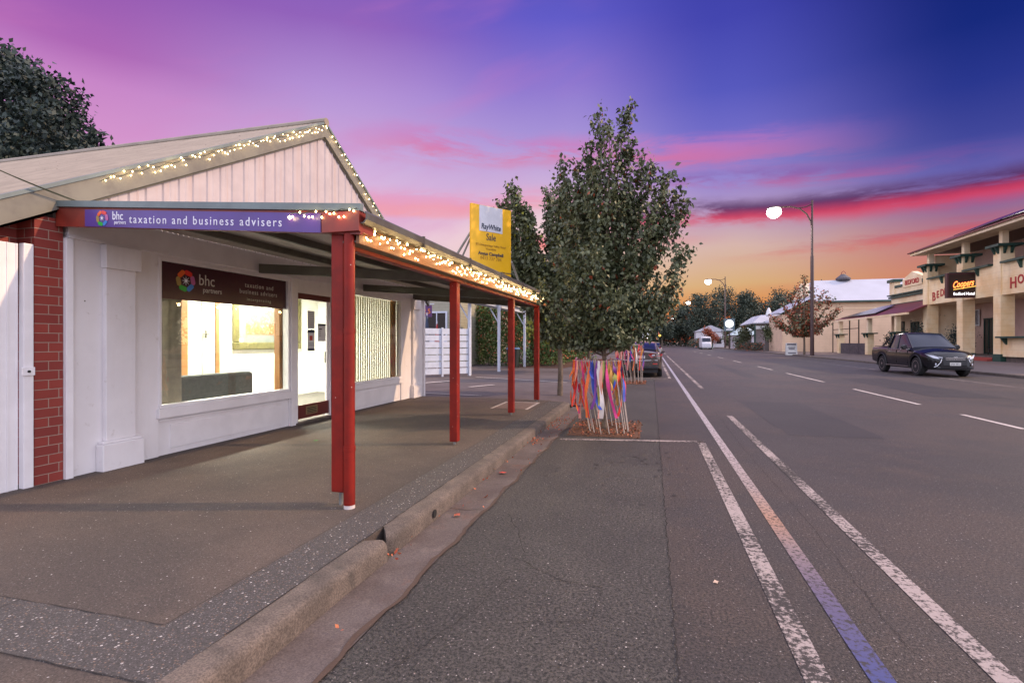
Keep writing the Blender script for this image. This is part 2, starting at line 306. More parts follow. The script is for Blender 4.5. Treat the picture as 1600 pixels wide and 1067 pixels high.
# ---------------------------------------------------------------- object helpers
BASE = {}
def setp(o, label=None, cat=None, group=None, kind=None):
    if label: o['label'] = label
    if cat: o['category'] = cat
    if group: o['group'] = group
    if kind: o['kind'] = kind
    return o
def thing(name, loc, label, cat, group=None):
    o = bpy.data.objects.new(name, None); o.empty_display_size = .2; C.objects.link(o); o.location = loc
    BASE[o.name] = Vector(loc); return setp(o, label, cat, group)
class MB:
    def __init__(s): s.v = []; s.f = []
    def add(s, vs, fs):
        k = len(s.v); s.v += [tuple(p) for p in vs]; s.f += [tuple(i + k for i in f) for f in fs]; return s
    def box(s, x0, x1, y0, y1, z0, z1):
        return s.add([(x0, y0, z0), (x1, y0, z0), (x1, y1, z0), (x0, y1, z0), (x0, y0, z1), (x1, y0, z1), (x1, y1, z1), (x0, y1, z1)],
                     [(0, 3, 2, 1), (4, 5, 6, 7), (0, 1, 5, 4), (1, 2, 6, 5), (2, 3, 7, 6), (3, 0, 4, 7)])
    def hexa(s, a): return s.add(a, [(0, 3, 2, 1), (4, 5, 6, 7), (0, 1, 5, 4), (1, 2, 6, 5), (2, 3, 7, 6), (3, 0, 4, 7)])
    def obox(s, p, r, u, n, w, h, d):
        """oriented box: corner p, unit dirs r (width w), u (height h), n (depth d)"""
        p, r, u, n = Vector(p), Vector(r).normalized() * w, Vector(u).normalized() * h, Vector(n).normalized() * d
        return s.hexa([p, p + r, p + r + n, p + n, p + u, p + r + u, p + r + n + u, p + n + u])
    def prism(s, pts, axis, a, b):
        """polygon pts in the two other axes, extruded along axis a..b"""
        n = len(pts); ins = lambda q, t: (t, *q) if axis == 'x' else ((q[0], t, q[1]) if axis == 'y' else (*q, t))
        return s.add([ins(q, a) for q in pts] + [ins(q, b) for q in pts],
                     [tuple(range(n))[::-1], tuple(range(n, 2 * n))] + [(i, (i + 1) % n, (i + 1) % n + n, i + n) for i in range(n)])
    def tube(s, path, r, seg=8, cap=True):
        path = [Vector(p) for p in path]; rs = r if isinstance(r, (list, tuple)) else [r] * len(path)
        k = len(s.v); prev = None
        for i, p in enumerate(path):
            d = (path[min(i + 1, len(path) - 1)] - path[max(i - 1, 0)]).normalized()
            a = d.orthogonal().normalized() if prev is None else (prev - d * prev.dot(d)).normalized()
            prev = a; b = d.cross(a)
            for j in range(seg):
                t = 2 * math.pi * j / seg; s.v.append(tuple(p + (a * math.cos(t) + b * math.sin(t)) * rs[i]))
        for i in range(len(path) - 1):
            for j in range(seg):
                a0 = k + i * seg + j; a1 = k + i * seg + (j + 1) % seg
                s.f.append((a0, a1, a1 + seg, a0 + seg))
        if cap: s.f.append(tuple(range(k, k + seg))[::-1]); s.f.append(tuple(range(k + (len(path) - 1) * seg, k + len(path) * seg)))
        return s
    def lathe(s, prof, c, axis='z', seg=20):
        """profile (radius, along) spun round axis at c"""
        k = len(s.v); c = Vector(c)
        for (r, t) in prof:
            for j in range(seg):
                a = 2 * math.pi * j / seg; q = (r * math.cos(a), r * math.sin(a))
                s.v.append(tuple(c + (Vector((q[0], q[1], t)) if axis == 'z' else Vector((q[0], t, q[1])) if axis == 'y' else Vector((t, q[0], q[1])))))
        for i in range(len(prof) - 1):
            for j in range(seg):
                a0 = k + i * seg + j; a1 = k + i * seg + (j + 1) % seg; s.f.append((a0, a1, a1 + seg, a0 + seg))
        s.f.append(tuple(range(k, k + seg))[::-1]); s.f.append(tuple(range(k + (len(prof) - 1) * seg, k + len(prof) * seg)))
        return s
    def build(s, name, mat, parent=None, bevel=0, smooth=False, label=None, cat=None, group=None, kind=None, sharp=40):
        base = Vector((0, 0, 0)); p = parent
        if p is not None: base = BASE[p.name]
        me = bpy.data.meshes.new(name); me.from_pydata([tuple(Vector(v) - base) for v in s.v], [], s.f); me.update()
        bm = bmesh.new(); bm.from_mesh(me); bmesh.ops.recalc_face_normals(bm, faces=bm.faces); bm.to_mesh(me); bm.free()
        me.materials.append(mat)
        o = bpy.data.objects.new(name, me); C.objects.link(o)
        if parent is not None: o.parent = parent
        BASE[o.name] = base
        if smooth: me.shade_smooth(); me.set_sharp_from_angle(angle=R(sharp))
        if bevel:
            b = o.modifiers.new('bevel', 'BEVEL'); b.width = bevel; b.segments = 2; b.limit_method = 'ANGLE'
        return setp(o, label, cat, group, kind)
def box(x0, x1, y0, y1, z0, z1): return MB().box(x0, x1, y0, y1, z0, z1)
def text(name, s, size, mat, parent, origin, right, up, extrude=.002, align='LEFT', spacing=1., shear=0., xs=1., label=None, bold=0):
    cu = bpy.data.curves.new(name, 'FONT'); cu.body = s; cu.size = size; cu.extrude = extrude; cu.align_x = align
    cu.space_character = spacing; cu.shear = shear; cu.offset = bold; cu.resolution_u = 3
    tmp = bpy.data.objects.new('tmp', cu); C.objects.link(tmp)
    dg = bpy.context.evaluated_depsgraph_get(); me = bpy.data.meshes.new_from_object(tmp.evaluated_get(dg))
    bpy.data.objects.remove(tmp); bpy.data.curves.remove(cu)
    r = Vector(right).normalized(); u = Vector(up).normalized(); n = r.cross(u)
    mtx = Matrix(((r.x * xs, u.x, n.x, 0), (r.y * xs, u.y, n.y, 0), (r.z * xs, u.z, n.z, 0), (0, 0, 0, 1)))
    me.transform(Matrix.Translation(Vector(origin) - BASE[parent.name]) @ mtx)
    me.materials.clear(); me.materials.append(mat)
    o = bpy.data.objects.new(name, me); C.objects.link(o); o.parent = parent; BASE[o.name] = BASE[parent.name]
    if label: o['label'] = label
    return o
def leafmesh(name, mat, parent, pts, size, droop=.5, mat2=None, share=0, kind=None, wide=.62):
    pts = np.asarray(pts, dtype=float); n = len(pts); base = np.array(BASE[parent.name]) if parent else np.zeros(3)
    d = rng.normal(size=(n, 3)); d[:, 2] -= droop; d /= np.linalg.norm(d, axis=1)[:, None]
    a = rng.normal(size=(n, 3)); s = np.cross(d, a); s /= np.linalg.norm(s, axis=1)[:, None]
    nn = np.cross(d, s); L = size * rng.uniform(.6, 1.25, n)[:, None]
    p = pts - base
    V = np.stack([p, p + d * L * .45 + s * L * wide * .5 + nn * L * .12, p + d * L, p + d * L * .45 - s * L * wide * .5 + nn * L * .12], 1).reshape(-1, 3)
    me = bpy.data.meshes.new(name); me.vertices.add(4 * n); me.vertices.foreach_set('co', V.ravel())
    me.loops.add(4 * n); me.loops.foreach_set('vertex_index', np.arange(4 * n)); me.polygons.add(n)
    me.polygons.foreach_set('loop_start', np.arange(n) * 4); me.polygons.foreach_set('loop_total', np.full(n, 4))
    me.materials.append(mat)
    if mat2: me.materials.append(mat2); me.polygons.foreach_set('material_index', (rng.random(n) < share).astype(int))
    me.update(calc_edges=True)
    o = bpy.data.objects.new(name, me); C.objects.link(o)
    if parent: o.parent = parent; BASE[o.name] = BASE[parent.name]
    return setp(o, kind=kind)
# ================================================================ GROUND
def sheet(name, pts, z, mat, label=None, kind='structure', th=None):
    m = MB()
    if th: m.prism(pts, 'z', z - th, z)
    else: m.add([(x, y, z) for x, y in pts], [tuple(range(len(pts)))])
    return m.build(name, mat, kind=kind)
def rect(x0, x1, y0, y1): return [(x0, y0), (x1, y0), (x1, y1), (x0, y1)]
ground_m = M('dry_ground', (.14, .11, .08), .95, (.10, .09, .055), .05)
sheet('ground', rect(-1500, 1500, -200, 2500), -.04, ground_m)
sheet('road', rect(.12, 15.0, -25, 900), 0, road_m)
sheet('road', [(-1.47, -25), (.12, -25), (.12, 900), (-8, 900), (-8, 12.6), (-1.47, 12.6)], -.0015, bay_m)
# gutter: dished concrete channel, gap between segments
g = MB()
for a, b in ((-25, 4.55), (4.56, 11.0), (11.01, 12.6)):
    g.add([(-1.83, a, -.015), (-1.68, a, -.02), (-1.47, a, .004), (-1.83, b, -.015), (-1.68, b, -.02), (-1.47, b, .004)], [(0, 1, 4, 3), (1, 2, 5, 4)])
g.build('gutter', gutter_c, kind='structure', smooth=True)
jag = MB(); ys = np.arange(-1, 12.4, .09); L = [(-1.475 + .018 * math.sin(y * 7) + random.uniform(-.012, .012), y) for y in ys]
jag.add([(x - .012 - random.uniform(0, .012), y, .0065) for x, y in L] + [(x + .008 + random.uniform(0, .01), y, .0065) for x, y in L], [(i, i + 1, i + 1 + len(L), i + len(L)) for i in range(len(L) - 1)])
jag.build('gutter_joint', M('rusty_dirt', (.075, .045, .032), .95, bump=.5), kind='structure')
# kerb: rounded profile swept along, with a broken gap; returns to the left at the driveway
def kerb(path, name='kerb', flip=1, wob=0):
    prof = [(0, -.03), (0, .085), (.006, .108), (.022, .124), (.045, .131), (.165, .134), (.165, -.03)]   # distance behind face, z
    m = MB(); k = 0
    P = [Vector((*p, 0)) for p in path]
    for i, p in enumerate(P):
        d = (P[min(i + 1, len(P) - 1)] - P[max(i - 1, 0)]).normalized(); n = Vector((-d.y, d.x, 0)) * flip
        wv = random.uniform(-wob, wob)
        for (a, z) in prof: m.v.append(tuple(p + n * (a + wv) + Vector((0, 0, z + wv * .5 if z > 0 else z))))
    q = len(prof)
    for i in range(len(P) - 1):
        for j in range(q - 1): m.f.append((i * q + j, i * q + j + 1, (i + 1) * q + j + 1, (i + 1) * q + j))
    m.f.append(tuple(range(q))); m.f.append(tuple(range((len(P) - 1) * q, len(P) * q)))
    return m.build(name, concrete, kind='structure', smooth=True, sharp=35)
kerb([(-1.82, y) for y in np.arange(-25, 3.30, .25)] + [(-1.815, 3.33), (-1.85, 3.37)], wob=.004)
arc = [(-2.22 + .40 * math.cos(R(t)), 11.85 + .40 * math.sin(R(t))) for t in range(0, 91, 10)]
kerb([(-1.90, 3.47), (-1.86, 3.50)] + [(-1.83, y) for y in np.arange(3.56, 11.8, .25)] + arc + [(-2.5, 12.25), (-2.9, 12.25)], wob=.003)
# drain hole in the kerb face
MB().lathe([(.035, 0), (.035, .006)], (-1.8225, 4.18, .055), 'x', 14).build('kerb_drain', dark, kind='structure')
kerb([(15.0, y) for y in np.arange(-25, 200, 5)], flip=-1)
# footpath
sheet('footpath', rect(-2.35, -12, 2.05, 12.35), .130, path_m, th=.12)
sheet('footpath', rect(-1.985, -12, -25, 1.68), .130, path_m, th=.12)
sheet('footpath_edge', rect(-2.346, -1.988, 2.05, 12.05), .1335, agg_m, th=.12)
sheet('footpath_edge', rect(-12, -1.988, 1.68, 2.05), .1335, agg_m, th=.12)
rise = MB().box(-2.04, -1.984, 2.05, 12.0, .02, .128)
rise.build('footpath_bed', path_m, kind='structure')
sheet('pit_cover', rect(-3.25, -2.55, 10.55, 11.7), .1345, M('pit_cover_brown', (.16, .11, .09), .85, bump=.3))
pc = MB()
for r_ in ((-3.31, -3.25, 10.5, 11.76), (-2.55, -2.49, 10.5, 11.76), (-3.25, -2.55, 11.70, 11.76)): pc.add([(r_[0], r_[2], .1355), (r_[1], r_[2], .1355), (r_[1], r_[3], .1355), (r_[0], r_[3], .1355)], [(0, 1, 2, 3)])
pc.build('pit_cover_edge', line_dash, kind='structure')
# driveway / forecourt left of the road beyond the shop
dv = MB(); xs_ = [-40, -3.0, -1.47]; zs_ = [.10, .085, .004]
for i in range(2): dv.add([(xs_[i], 12.42, zs_[i]), (xs_[i + 1], 12.42, zs_[i + 1]), (xs_[i + 1], 60, zs_[i + 1]), (xs_[i], 60, zs_[i])], [(0, 1, 2, 3)])
dv.build('driveway', driveway_c, kind='structure')
sheet('driveway_kerb', rect(-12, -2.9, 12.36, 12.46), .131, concrete, th=.1)
gl = MB()
for (x0, y0), (x1, y1), wd in (((-6.9, 20.0), (-2.9, 18.3), .13), ((-8.6, 14.9), (-7.0, 18.0), .25), ((-7.4, 13.6), (-4.4, 13.2), .10), ((-5.6, 15.6), (-5.1, 16.6), .2)):
    d = Vector((x1 - x0, y1 - y0, 0)).normalized(); n = Vector((-d.y, d.x, 0)) * wd / 2; a = Vector((x0, y0, .104)); b = Vector((x1, y1, .104))
    if x1 > -3: b.z = .092; a.z = .105
    gl.add([a - n, b - n, b + n, a + n], [(0, 1, 2, 3)])
gl.build('driveway_marking', line_dash, kind='structure')
# road markings
def strip(name, x, wd, y0, y1, mat, z=.004):
    n = max(1, int((y1 - y0) / .5)); m = MB()
    for i in range(n + 1):
        y = y0 + (y1 - y0) * i / n; m.v += [(x - wd / 2, y, z), (x + wd / 2, y, z)]
    m.f = [(2 * i, 2 * i + 1, 2 * i + 3, 2 * i + 2) for i in range(n)]
    return m.build(name, mat, kind='structure')
strip('road_marking', .735, .12, -5, 8.5, line_white)
strip('road_marking', .735, .12, 22.4, 60, line_white)
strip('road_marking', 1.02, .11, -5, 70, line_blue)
strip('road_marking', 1.57, .115, -5, 11.6, line_white)
strip('road_marking', 1.61, .13, 18.1, 58, line_white); strip('road_marking', 1.65, .15, 66, 110, line_white)
for a, b in ((11.2, 13.1), (14.9, 19.2), (22.2, 28), (31, 35), (41, 45), (51, 55), (61, 65), (71, 75), (81, 85)):
    strip('road_marking', 6.36, .11, a, b, line_dash)
strip('road_marking', 11.9, .1, 18, 60, line_white)
MB().add([(-1.40, 8.08, .004), (.79, 8.45, .004), (.79, 8.57, .004), (-1.40, 8.20, .004)], [(0, 1, 2, 3)]).build('road_marking', line_white, kind='structure')
MB().add([(-1.2, 22.4, .004), (.8, 22.4, .004), (.8, 22.52, .004), (-1.2, 22.52, .004)], [(0, 1, 2, 3)]).build('road_marking', line_white, kind='structure')
# seams and cracks in the asphalt: thin bitumen-dark lines
crack_m = M('crack_dark', (.022, .018, .017), .95)
def crack(pts, wd=.008, z=.0045, jit=.012):
    P = []
    for (a, b) in zip(pts, pts[1:]):
        n = max(2, int(math.dist(a, b) / .06))
        P += [(a[0] + (b[0] - a[0]) * i / n + random.uniform(-jit, jit), a[1] + (b[1] - a[1]) * i / n + random.uniform(-jit, jit)) for i in range(n)]
    P.append(pts[-1]); m = MB()
    for i, p in enumerate(P):
        q = P[min(i + 1, len(P) - 1)]; o = P[max(i - 1, 0)]; d = Vector((q[0] - o[0], q[1] - o[1])).normalized(); wv = wd * random.uniform(.25, 1)
        m.v += [(p[0] - d.y * wv, p[1] + d.x * wv, z), (p[0] + d.y * wv, p[1] - d.x * wv, z)]
    m.f = [(2 * i, 2 * i + 1, 2 * i + 3, 2 * i + 2) for i in range(len(P) - 1)]
    return m
cr = MB()
for pts, wd in (([(.12, -1), (.12, 8.1)], .005), ([(.12, 8.1), (.10, 22)], .006), ([(-.95, 3.6), (-.75, 3.45), (-.55, 3.32), (-.3, 3.3)], .006), ([(-1.25, 4.5), (-1.05, 4.1), (-.9, 3.7)], .005),
                ([(-.3, 3.3), (-.33, 2.9), (-.75, 2.75)], .003), ([(-1.2, 2.2), (-1.0, 2.8), (-.9, 3.3)], .003), ([(1.25, 3), (1.3, 5), (1.28, 8), (1.35, 12)], .003), ([(3, 12), (5, 12.4), (8, 12.1), (11, 13)], .006),
                ([(7.2, 9), (9, 10.2), (12, 10.8), (14.8, 12)], .006), ([(8.4, 12), (8.2, 20), (8.3, 30)], .006), ([(-1.4, 10.6), (.1, 10.5)], .005), ([(-1.4, 8.35), (.1, 8.3)], .004), ([(.12, 9.2), (-.15, 9.3)], .006)):
    c_ = crack(pts, wd * .8); cr.add(c_.v, c_.f)
for y in (6.2, 9.4): 
    c_ = crack([(-1.83, y), (-1.47, y + .02)], .003, -.008 + .016, .003); cr.add(c_.v, c_.f)
cr.build('road_cracks', crack_m, kind='structure')
cp = MB()
for pts, wd in (([(-2.35, 2.05), (-2.35, 12)], .003), ([(-12, 2.05), (-2.35, 2.05)], .003), ([(-12, 1.68), (-1.99, 1.68)], .003), ([(-3.35, 1.68), (-3.35, 2.05)], .003), ([(-1.99, 2.05), (-1.99, 12)], .006), ([(-1.99, 5.0), (-2.35, 5.0)], .002), ([(-1.99, 8.0), (-2.35, 8.0)], .002)):
    c_ = crack(pts, wd, .1362, .004); cp.add(c_.v, c_.f)
cp.build('footpath_joints', crack_m, kind='structure')
sheet('far_footpath', rect(15.16, 60, -25, 200), .130, farpath, th=.12)
far_line = MB()
for y in (45.4,): far_line.box(18.5, 20.8, y, y + .35, .131, .134)
far_line.build('far_footpath_marking', line_dash, kind='structure')
# leaves lying about
lp = []
for cx, cy, s, n, z in ((-1.76, 7.9, .05, 26, .0), (-1.75, 9.6, .1, 40, .0), (-1.72, 10.2, .1, 30, .0), (-1.7, 8.9, .25, 30, .0), (-1.8, 3.42, .05, 10, .01), (-1.72, 5.3, .2, 14, .0), (-1.65, 6.8, .3, 14, .0), (-1.6, 2.6, .05, 2, .0)):
    for _ in range(n): lp.append((min(max(cx + random.gauss(0, s), -1.815), -1.5), cy + random.gauss(0, s * 3), z + random.uniform(.0, .02)))
leafmesh('leaf_litter', leaf_dry, None, lp, .035, 0, kind='stuff')
# oil and tar stains in the parking bay and lanes
sm = MB()
def blot(x, y, r, z=.0052):
    n = 11; k = [r * random.uniform(.45, 1.1) for _ in range(n)]
    sm.add([(x + k[i] * math.cos(6.283 * i / n) * .8, y + k[i] * math.sin(6.283 * i / n) * 1.3, z) for i in range(n)], [tuple(range(n))])
for _ in range(60): blot(random.gauss(-.35, .36), random.gauss(6.6, .6), random.choice((.008, .012, .018, .026, .035)))
pm = MB()
for (x0, x1, y0, y1) in ((2.2, 3.6, 9.5, 14.5), (7.6, 9.4, 17, 25), (3.9, 4.5, 24, 38), (9.8, 11.2, 8.5, 12)):
    n = 10; e = lambda: random.uniform(-.03, .03)
    P = [(x0 + (x1 - x0) * i / n, y0 + e()) for i in range(n)] + [(x1 + e(), y0 + (y1 - y0) * i / n) for i in range(n)] + [(x1 - (x1 - x0) * i / n, y1 + e()) for i in range(n)] + [(x0 + e(), y1 - (y1 - y0) * i / n) for i in range(n)]
    pm.add([(a, b, .0022) for a, b in P], [tuple(range(len(P)))])
pm.build('road_patch', M('bitumen_patch', (.026, .022, .021), .6, (.020, .017, .017), .8, bump=.5, bs=90, grain=(90, .5, 1.6)), kind='structure')
sm.build('road_stains', M('oil_stain', (.024, .020, .018), .65, (.040, .033, .030), 40, grain=(68, .4, 1.7)), kind='structure')
def loose_leaf(x, y, z, label, mat, s=.05):
    m = MB(); q = random.uniform(0, 6)
    pts = [(math.cos(q + t * .785) * s * (1 if t % 2 == 0 else .55), math.sin(q + t * .785) * s * (1 if t % 2 == 0 else .55)) for t in range(8)]
    m.add([(x, y, z + .014)] + [(x + a, y + b, z + .006 + .012 * random.random()) for a, b in pts], [(0, i + 1, (i + 1) % 8 + 1) for i in range(8)])
    m.build('fallen_leaf', mat, label=label, cat='leaf')
loose_leaf(.4, 3.55, .0, 'small pale leaf lying alone on the asphalt beside the parking line', M('pale_leaf', (.55, .38, .28), .8), .022)
loose_leaf(-1.68, 4.35, -.01, 'orange leaf in the gutter near the broken kerb joint', leaf_dry, .04)
loose_leaf(-1.70, 5.9, -.01, 'bright red leaf in the gutter halfway to the tree pit', M('red_leaf', (.6, .05, .03), .8), .05)
loose_leaf(-4.6, 6.4, .131, 'small green leaf on the footpath under the verandah', M('green_leaf', (.05, .2, .03), .8), .05)
# ================================================================ SHOP
SX = -5.87
shop = thing('shop_building', (SX, 8.35, .13), 'white weatherboard shop with a street gable and cream iron roof beside the footpath', 'shop')
WT, Z0 = 2.96, .10
m = MB()
for a, b, c, d in ((4.0, 5.04, Z0, WT), (5.04, 7.43, 2.59, WT), (7.43, 7.62, Z0, WT), (7.62, 8.60, 2.39, WT), (8.60, 8.75, Z0, WT), (8.75, 11.46, 2.55, WT), (11.46, 12.74, Z0, WT), (5.04, 7.43, Z0, .60), (8.75, 11.46, Z0, .58)):
    m.box(SX - .13, SX if d != .60 and d != .58 else SX - .03, a, b, c, d)
m.box(-20, SX - .13, 12.62, 12.74, Z0, WT); m.box(-20, SX - .13, 3.96, 4.10, Z0, WT)
m.build('wall', white_wall, shop)
# friezes, stall-board trim
m = MB()
m.box(SX, SX + .022, 4.0, 12.74, 2.66, 2.95); m.box(SX, SX + .035, 4.0, 12.74, 2.625, 2.66)
m.box(SX, SX + .04, 7.44, 7.60, Z0, 2.62); m.box(SX, SX + .04, 8.61, 8.74, Z0, 2.62)
m.box(SX, SX + .05, 12.66, 12.74, Z0, 2.62); m.box(SX, SX + .05, 3.962, 4.035, Z0, 2.62)
m.build('wall_trim', white_trim, shop, bevel=.004)
m = MB()
for y0, y1 in ((5.10, 7.38), (8.80, 11.40)):
    m.box(SX - .03, SX - .018, y0 + .12, y1 - .1, .2, .50)
    m.box(SX - .03, SX + .0, y0 - .05, y1 + .05, .555, .575)
m.build('stall_board', white_trim, shop, bevel=.003)
for yc in (4.53, 12.17):
    m = MB().box(SX, SX + .06, yc - .17, yc + .17, .45, 2.36); p_ = m.build('pilaster', white_wall, shop, bevel=.006)
    MB().box(SX, SX + .11, yc - .24, yc + .24, .11, .42).box(SX, SX + .09, yc - .22, yc + .22, .42, .45).build('pilaster_base', white_wall, p_, bevel=.01)
    MB().box(SX, SX + .09, yc - .19, yc + .22, 2.36, 2.62).build('pilaster_cap', white_wall, p_, bevel=.006)
def shop_window(y0, y1, z0, z1, nm='window'):
    f = MB().box(SX - .09, SX + .012, y0 - .0, y0 + .035, z0, z1).box(SX - .09, SX + .012, y1 - .035, y1, z0, z1).box(SX - .09, SX + .012, y0 + .035, y1 - .035, z1 - .035, z1)
    f.build('window', white_trim, shop, bevel=.004); fr = C.objects[-1]
    MB().box(SX - .10, SX + .045, y0 - .03, y1 + .03, z0 - .14, z0 - .02).box(SX - .10, SX + .02, y0 + .0, y1 - .0, z0 - .02, z0 + .02).build('sill', white_trim, fr, bevel=.006)
    MB().box(SX - .052, SX - .044, y0 + .035, y1 - .035, z0 + .02, z1 - .035).build('pane', glass, fr)
    return fr
w1 = shop_window(5.04, 7.43, .74, 2.59); w2 = shop_window(8.75, 11.46, .69, 2.55)
# door
dr = MB().box(SX - .08, SX - .03, 7.64, 8.58, .2, .44).build('door', door_red, shop, bevel=.004)
MB().box(SX - .09, SX - .01, 7.62, 8.60, 2.29, 2.39).build('door_head', door_red, shop, bevel=.004)
MB().box(SX - .09, SX - .0, 7.60, 7.645, .13, 2.29).box(SX - .09, SX - .0, 8.575, 8.62, .13, 2.29).box(SX - .07, SX - .035, 7.645, 7.70, .44, 2.29).box(SX - .07, SX - .035, 8.52, 8.575, .44, 2.29).build('door_frame', white_trim, dr, bevel=.004)
MB().box(SX - .057, SX - .050, 7.70, 8.52, .44, 2.29).build('door_glass', glass, dr)
m = MB().box(SX - .03, SX - .022, 7.90, 8.22, .26, .40); m.build('door_vent', brass, dr)
m = MB()
for k in range(4): m.box(SX - .022, SX - .018, 7.93, 8.19, .28 + k * .028, .292 + k * .028)
m.build('vent_slot', dark, dr)
MB().box(SX - .05, SX - .02, 8.44, 8.47, 1.15, 1.36).build('door_handle', chrome, dr)
MB().box(SX - .1, SX + .06, 7.55, 8.66, .125, .16).build('door_step', concrete, shop, bevel=.01)
# notices on the door glass
def notice(y0, y1, z0, z1, label, bands):
    t = thing('door_notice', (SX - .045, y0, z0), label, 'notice')
    MB().box(SX - .0495, SX - .047, y0, y1, z0, z1).build('sheet', paper, t)
    for (a, b, c, d, mt) in bands: MB().box(SX - .047, SX - .0455, y0 + a * (y1 - y0), y0 + b * (y1 - y0), z0 + c * (z1 - z0), z0 + d * (z1 - z0)).build('print', mt, t)
greyp = M('grey_print', (.35, .36, .38), .6)
notice(7.97, 8.17, 1.78, 2.10, 'grey price list notice at the top of the door glass', [(.1, .9, .08 + k * .11, .13 + k * .11, greyp) for k in range(8)])
notice(7.97, 8.17, 1.38, 1.76, 'notice with a dark header and round red symbol on the door glass', [(0, 1, .86, 1, ink), (0, 1, 0, .12, ink), (.3, .7, .5, .72, red_ink), (.1, .9, .25, .29, greyp), (.1, .9, .34, .38, greyp)])
notice(8.27, 8.50, 1.55, 1.88, 'opening hours card with a dark header beside the post on the door glass', [(0, 1, .88, 1, ink), (.08, .4, .3, .34, greyp), (.08, .4, .42, .46, greyp), (.08, .4, .54, .58, greyp), (.08, .5, .66, .72, ink)])
# interior: room shell is part of the shop
m = MB(); ix0, ix1, iy0, iy1 = -9.0, SX - .14, 4.12, 12.60
m.box(ix0 - .1, ix0, iy0, iy1, .15, 2.85); m.box(ix0, ix1, iy0 - .005, iy0 + .02, .15, 2.85); m.box(ix0, ix1, iy1 - .02, iy1 + .005, .15, 2.85); m.box(ix0, ix1, iy0, iy1, 2.85, 2.9)
m.build('inner_wall', room_white, shop)
MB().box(ix0, ix1, iy0, iy1, .10, .15).build('floor', carpet, shop)
MB().box(ix0, ix0 + .03, 8.12, 8.34, .15, 2.6).box(ix0, ix0 + .03, 9.04, 9.14, .15, 2.6).build('door_jamb', timber, shop)
MB().box(ix0, ix0 + .02, 8.70, 9.02, .15, 2.5).build('inner_door', grey_door, shop)
MB().tube([(ix0 + .05, 8.76, 1.62), (ix0 + .05, 8.76, 1.78)], .012).tube([(ix0 + .05, 8.70, 1.70), (ix0 + .05, 8.86, 1.70)], .01).build('inner_handle', dark, shop)
MB().box(SX - .24, SX - .14, 7.36, 7.54, .62, 2.6).build('window_jamb', timber, shop); MB().box(SX - .20, SX - .14, 11.30, 11.46, .62, 2.6).build('window_jamb', timber, shop)
m = MB()
for k in range(3): y = 5.28 + k * .10; m.obox((SX - .30, y, .66), (.5, 1, 0), (0, 0, 1), (1, -.5, 0), .12, 1.92, .004)
m.build('side_blind', curtain_m, shop)
m = MB()
y = 8.80
while y < 11.28: m.obox((SX - .20, y, .66), (-.12, 1, 0), (0, 0, 1), (1, .12, 0), .085, 1.86, .002); y += .094
m.build('vertical_blind', blind_t, shop)
for yy in (6.3, 10.0):
    al = bpy.data.lights.new('shop_ceiling_light', 'AREA'); al.shape = 'RECTANGLE'; al.size = .3; al.size_y = 1.6; al.energy = 560; al.color = (1, .965, .83)
    ao = bpy.data.objects.new('shop_ceiling_light', al); C.objects.link(ao); ao.location = (-8.3, yy, 2.80)
t = thing('picture', (ix0, 9.5, 1.38), 'large landscape picture in a wide gold frame on the white inner wall', 'picture')
py0, py1, pz0, pz1, fw = 9.50, 11.80, 1.36, 2.78, .17
m = MB()
for a, b, c, d in ((py0, py1, pz0, pz0 + fw), (py0, py1, pz1 - fw, pz1), (py0, py0 + fw, pz0 + fw, pz1 - fw), (py1 - fw, py1, pz0 + fw, pz1 - fw)): m.box(ix0 + .002, ix0 + .06, a, b, c, d)
m.build('frame', gold, t, bevel=.02)
MB().box(ix0 + .002, ix0 + .02, py0 + fw, py1 - fw, pz0 + fw, pz1 - fw).build('mount', M('grey_mount', (.10, .11, .10), .7), t)
MB().box(ix0 + .02, ix0 + .024, py0 + fw + .22, py1 - fw - .2, pz0 + fw + .18, pz1 - fw - .1).build('print', picture, t)
MB().box(ix0 + .024, ix0 + .027, py0 + fw + .02, py0 + fw + .14, pz0 + fw + .02, pz0 + fw + .08).build('tag', paper, t)
t = thing('sofa', (-6.9, 6.6, .15), 'charcoal fabric sofa seen from behind through the shop window', 'sofa')
MB().box(-6.72, -6.52, 5.45, 7.36, .28, 1.05).build('backrest', sofa_m, t, bevel=.05)
MB().box(-7.35, -6.72, 5.45, 7.36, .22, .55).build('seat', sofa_m, t, bevel=.05)
for y0 in (5.45, 7.16): MB().box(-7.35, -6.72, y0, y0 + .2, .55, .78).build('armrest', sofa_m, t, bevel=.04)
for y0 in (5.5, 7.26):
    for x0 in (-7.3, -6.66): MB().box(x0, x0 + .05, y0, y0 + .05, .15, .24).build('leg', timber, t)
# brick pier at the corner and neighbour garage door
MB().box(-6.2, SX + .012, 3.70, 3.958, .09, 2.80).build('brick_pier', brick, shop)
MB().box(-6.3, -6.1, 2.0, 3.70, 2.50, 2.80).build('brick_lintel', brick, shop)
t = thing('garage_door', (SX, 3.0, .1), 'white sheet metal garage door left of the red brick pier', 'garage door')
m = MB(); y = 2.0
while y < 3.55: m.box(SX - .03, SX - .015, y, y + .062, .09, 2.49); m.box(SX - .03, SX - .008, y + .062, y + .075, .09, 2.49); y += .075
m.build('door_panel', white_trim, t)
MB().box(SX - .04, SX + .03, 3.60, 3.685, .10, 2.50).build('door_post', white_trim, t, bevel=.006)
MB().box(SX + .03, SX + .05, 3.575, 3.685, 1.22, 1.30).build('latch', white_trim, t, bevel=.004)
MB().lathe([(.012, 0), (.012, .012)], (SX + .05, 3.63, 1.26), 'x', 10).build('bolt', dark, t)
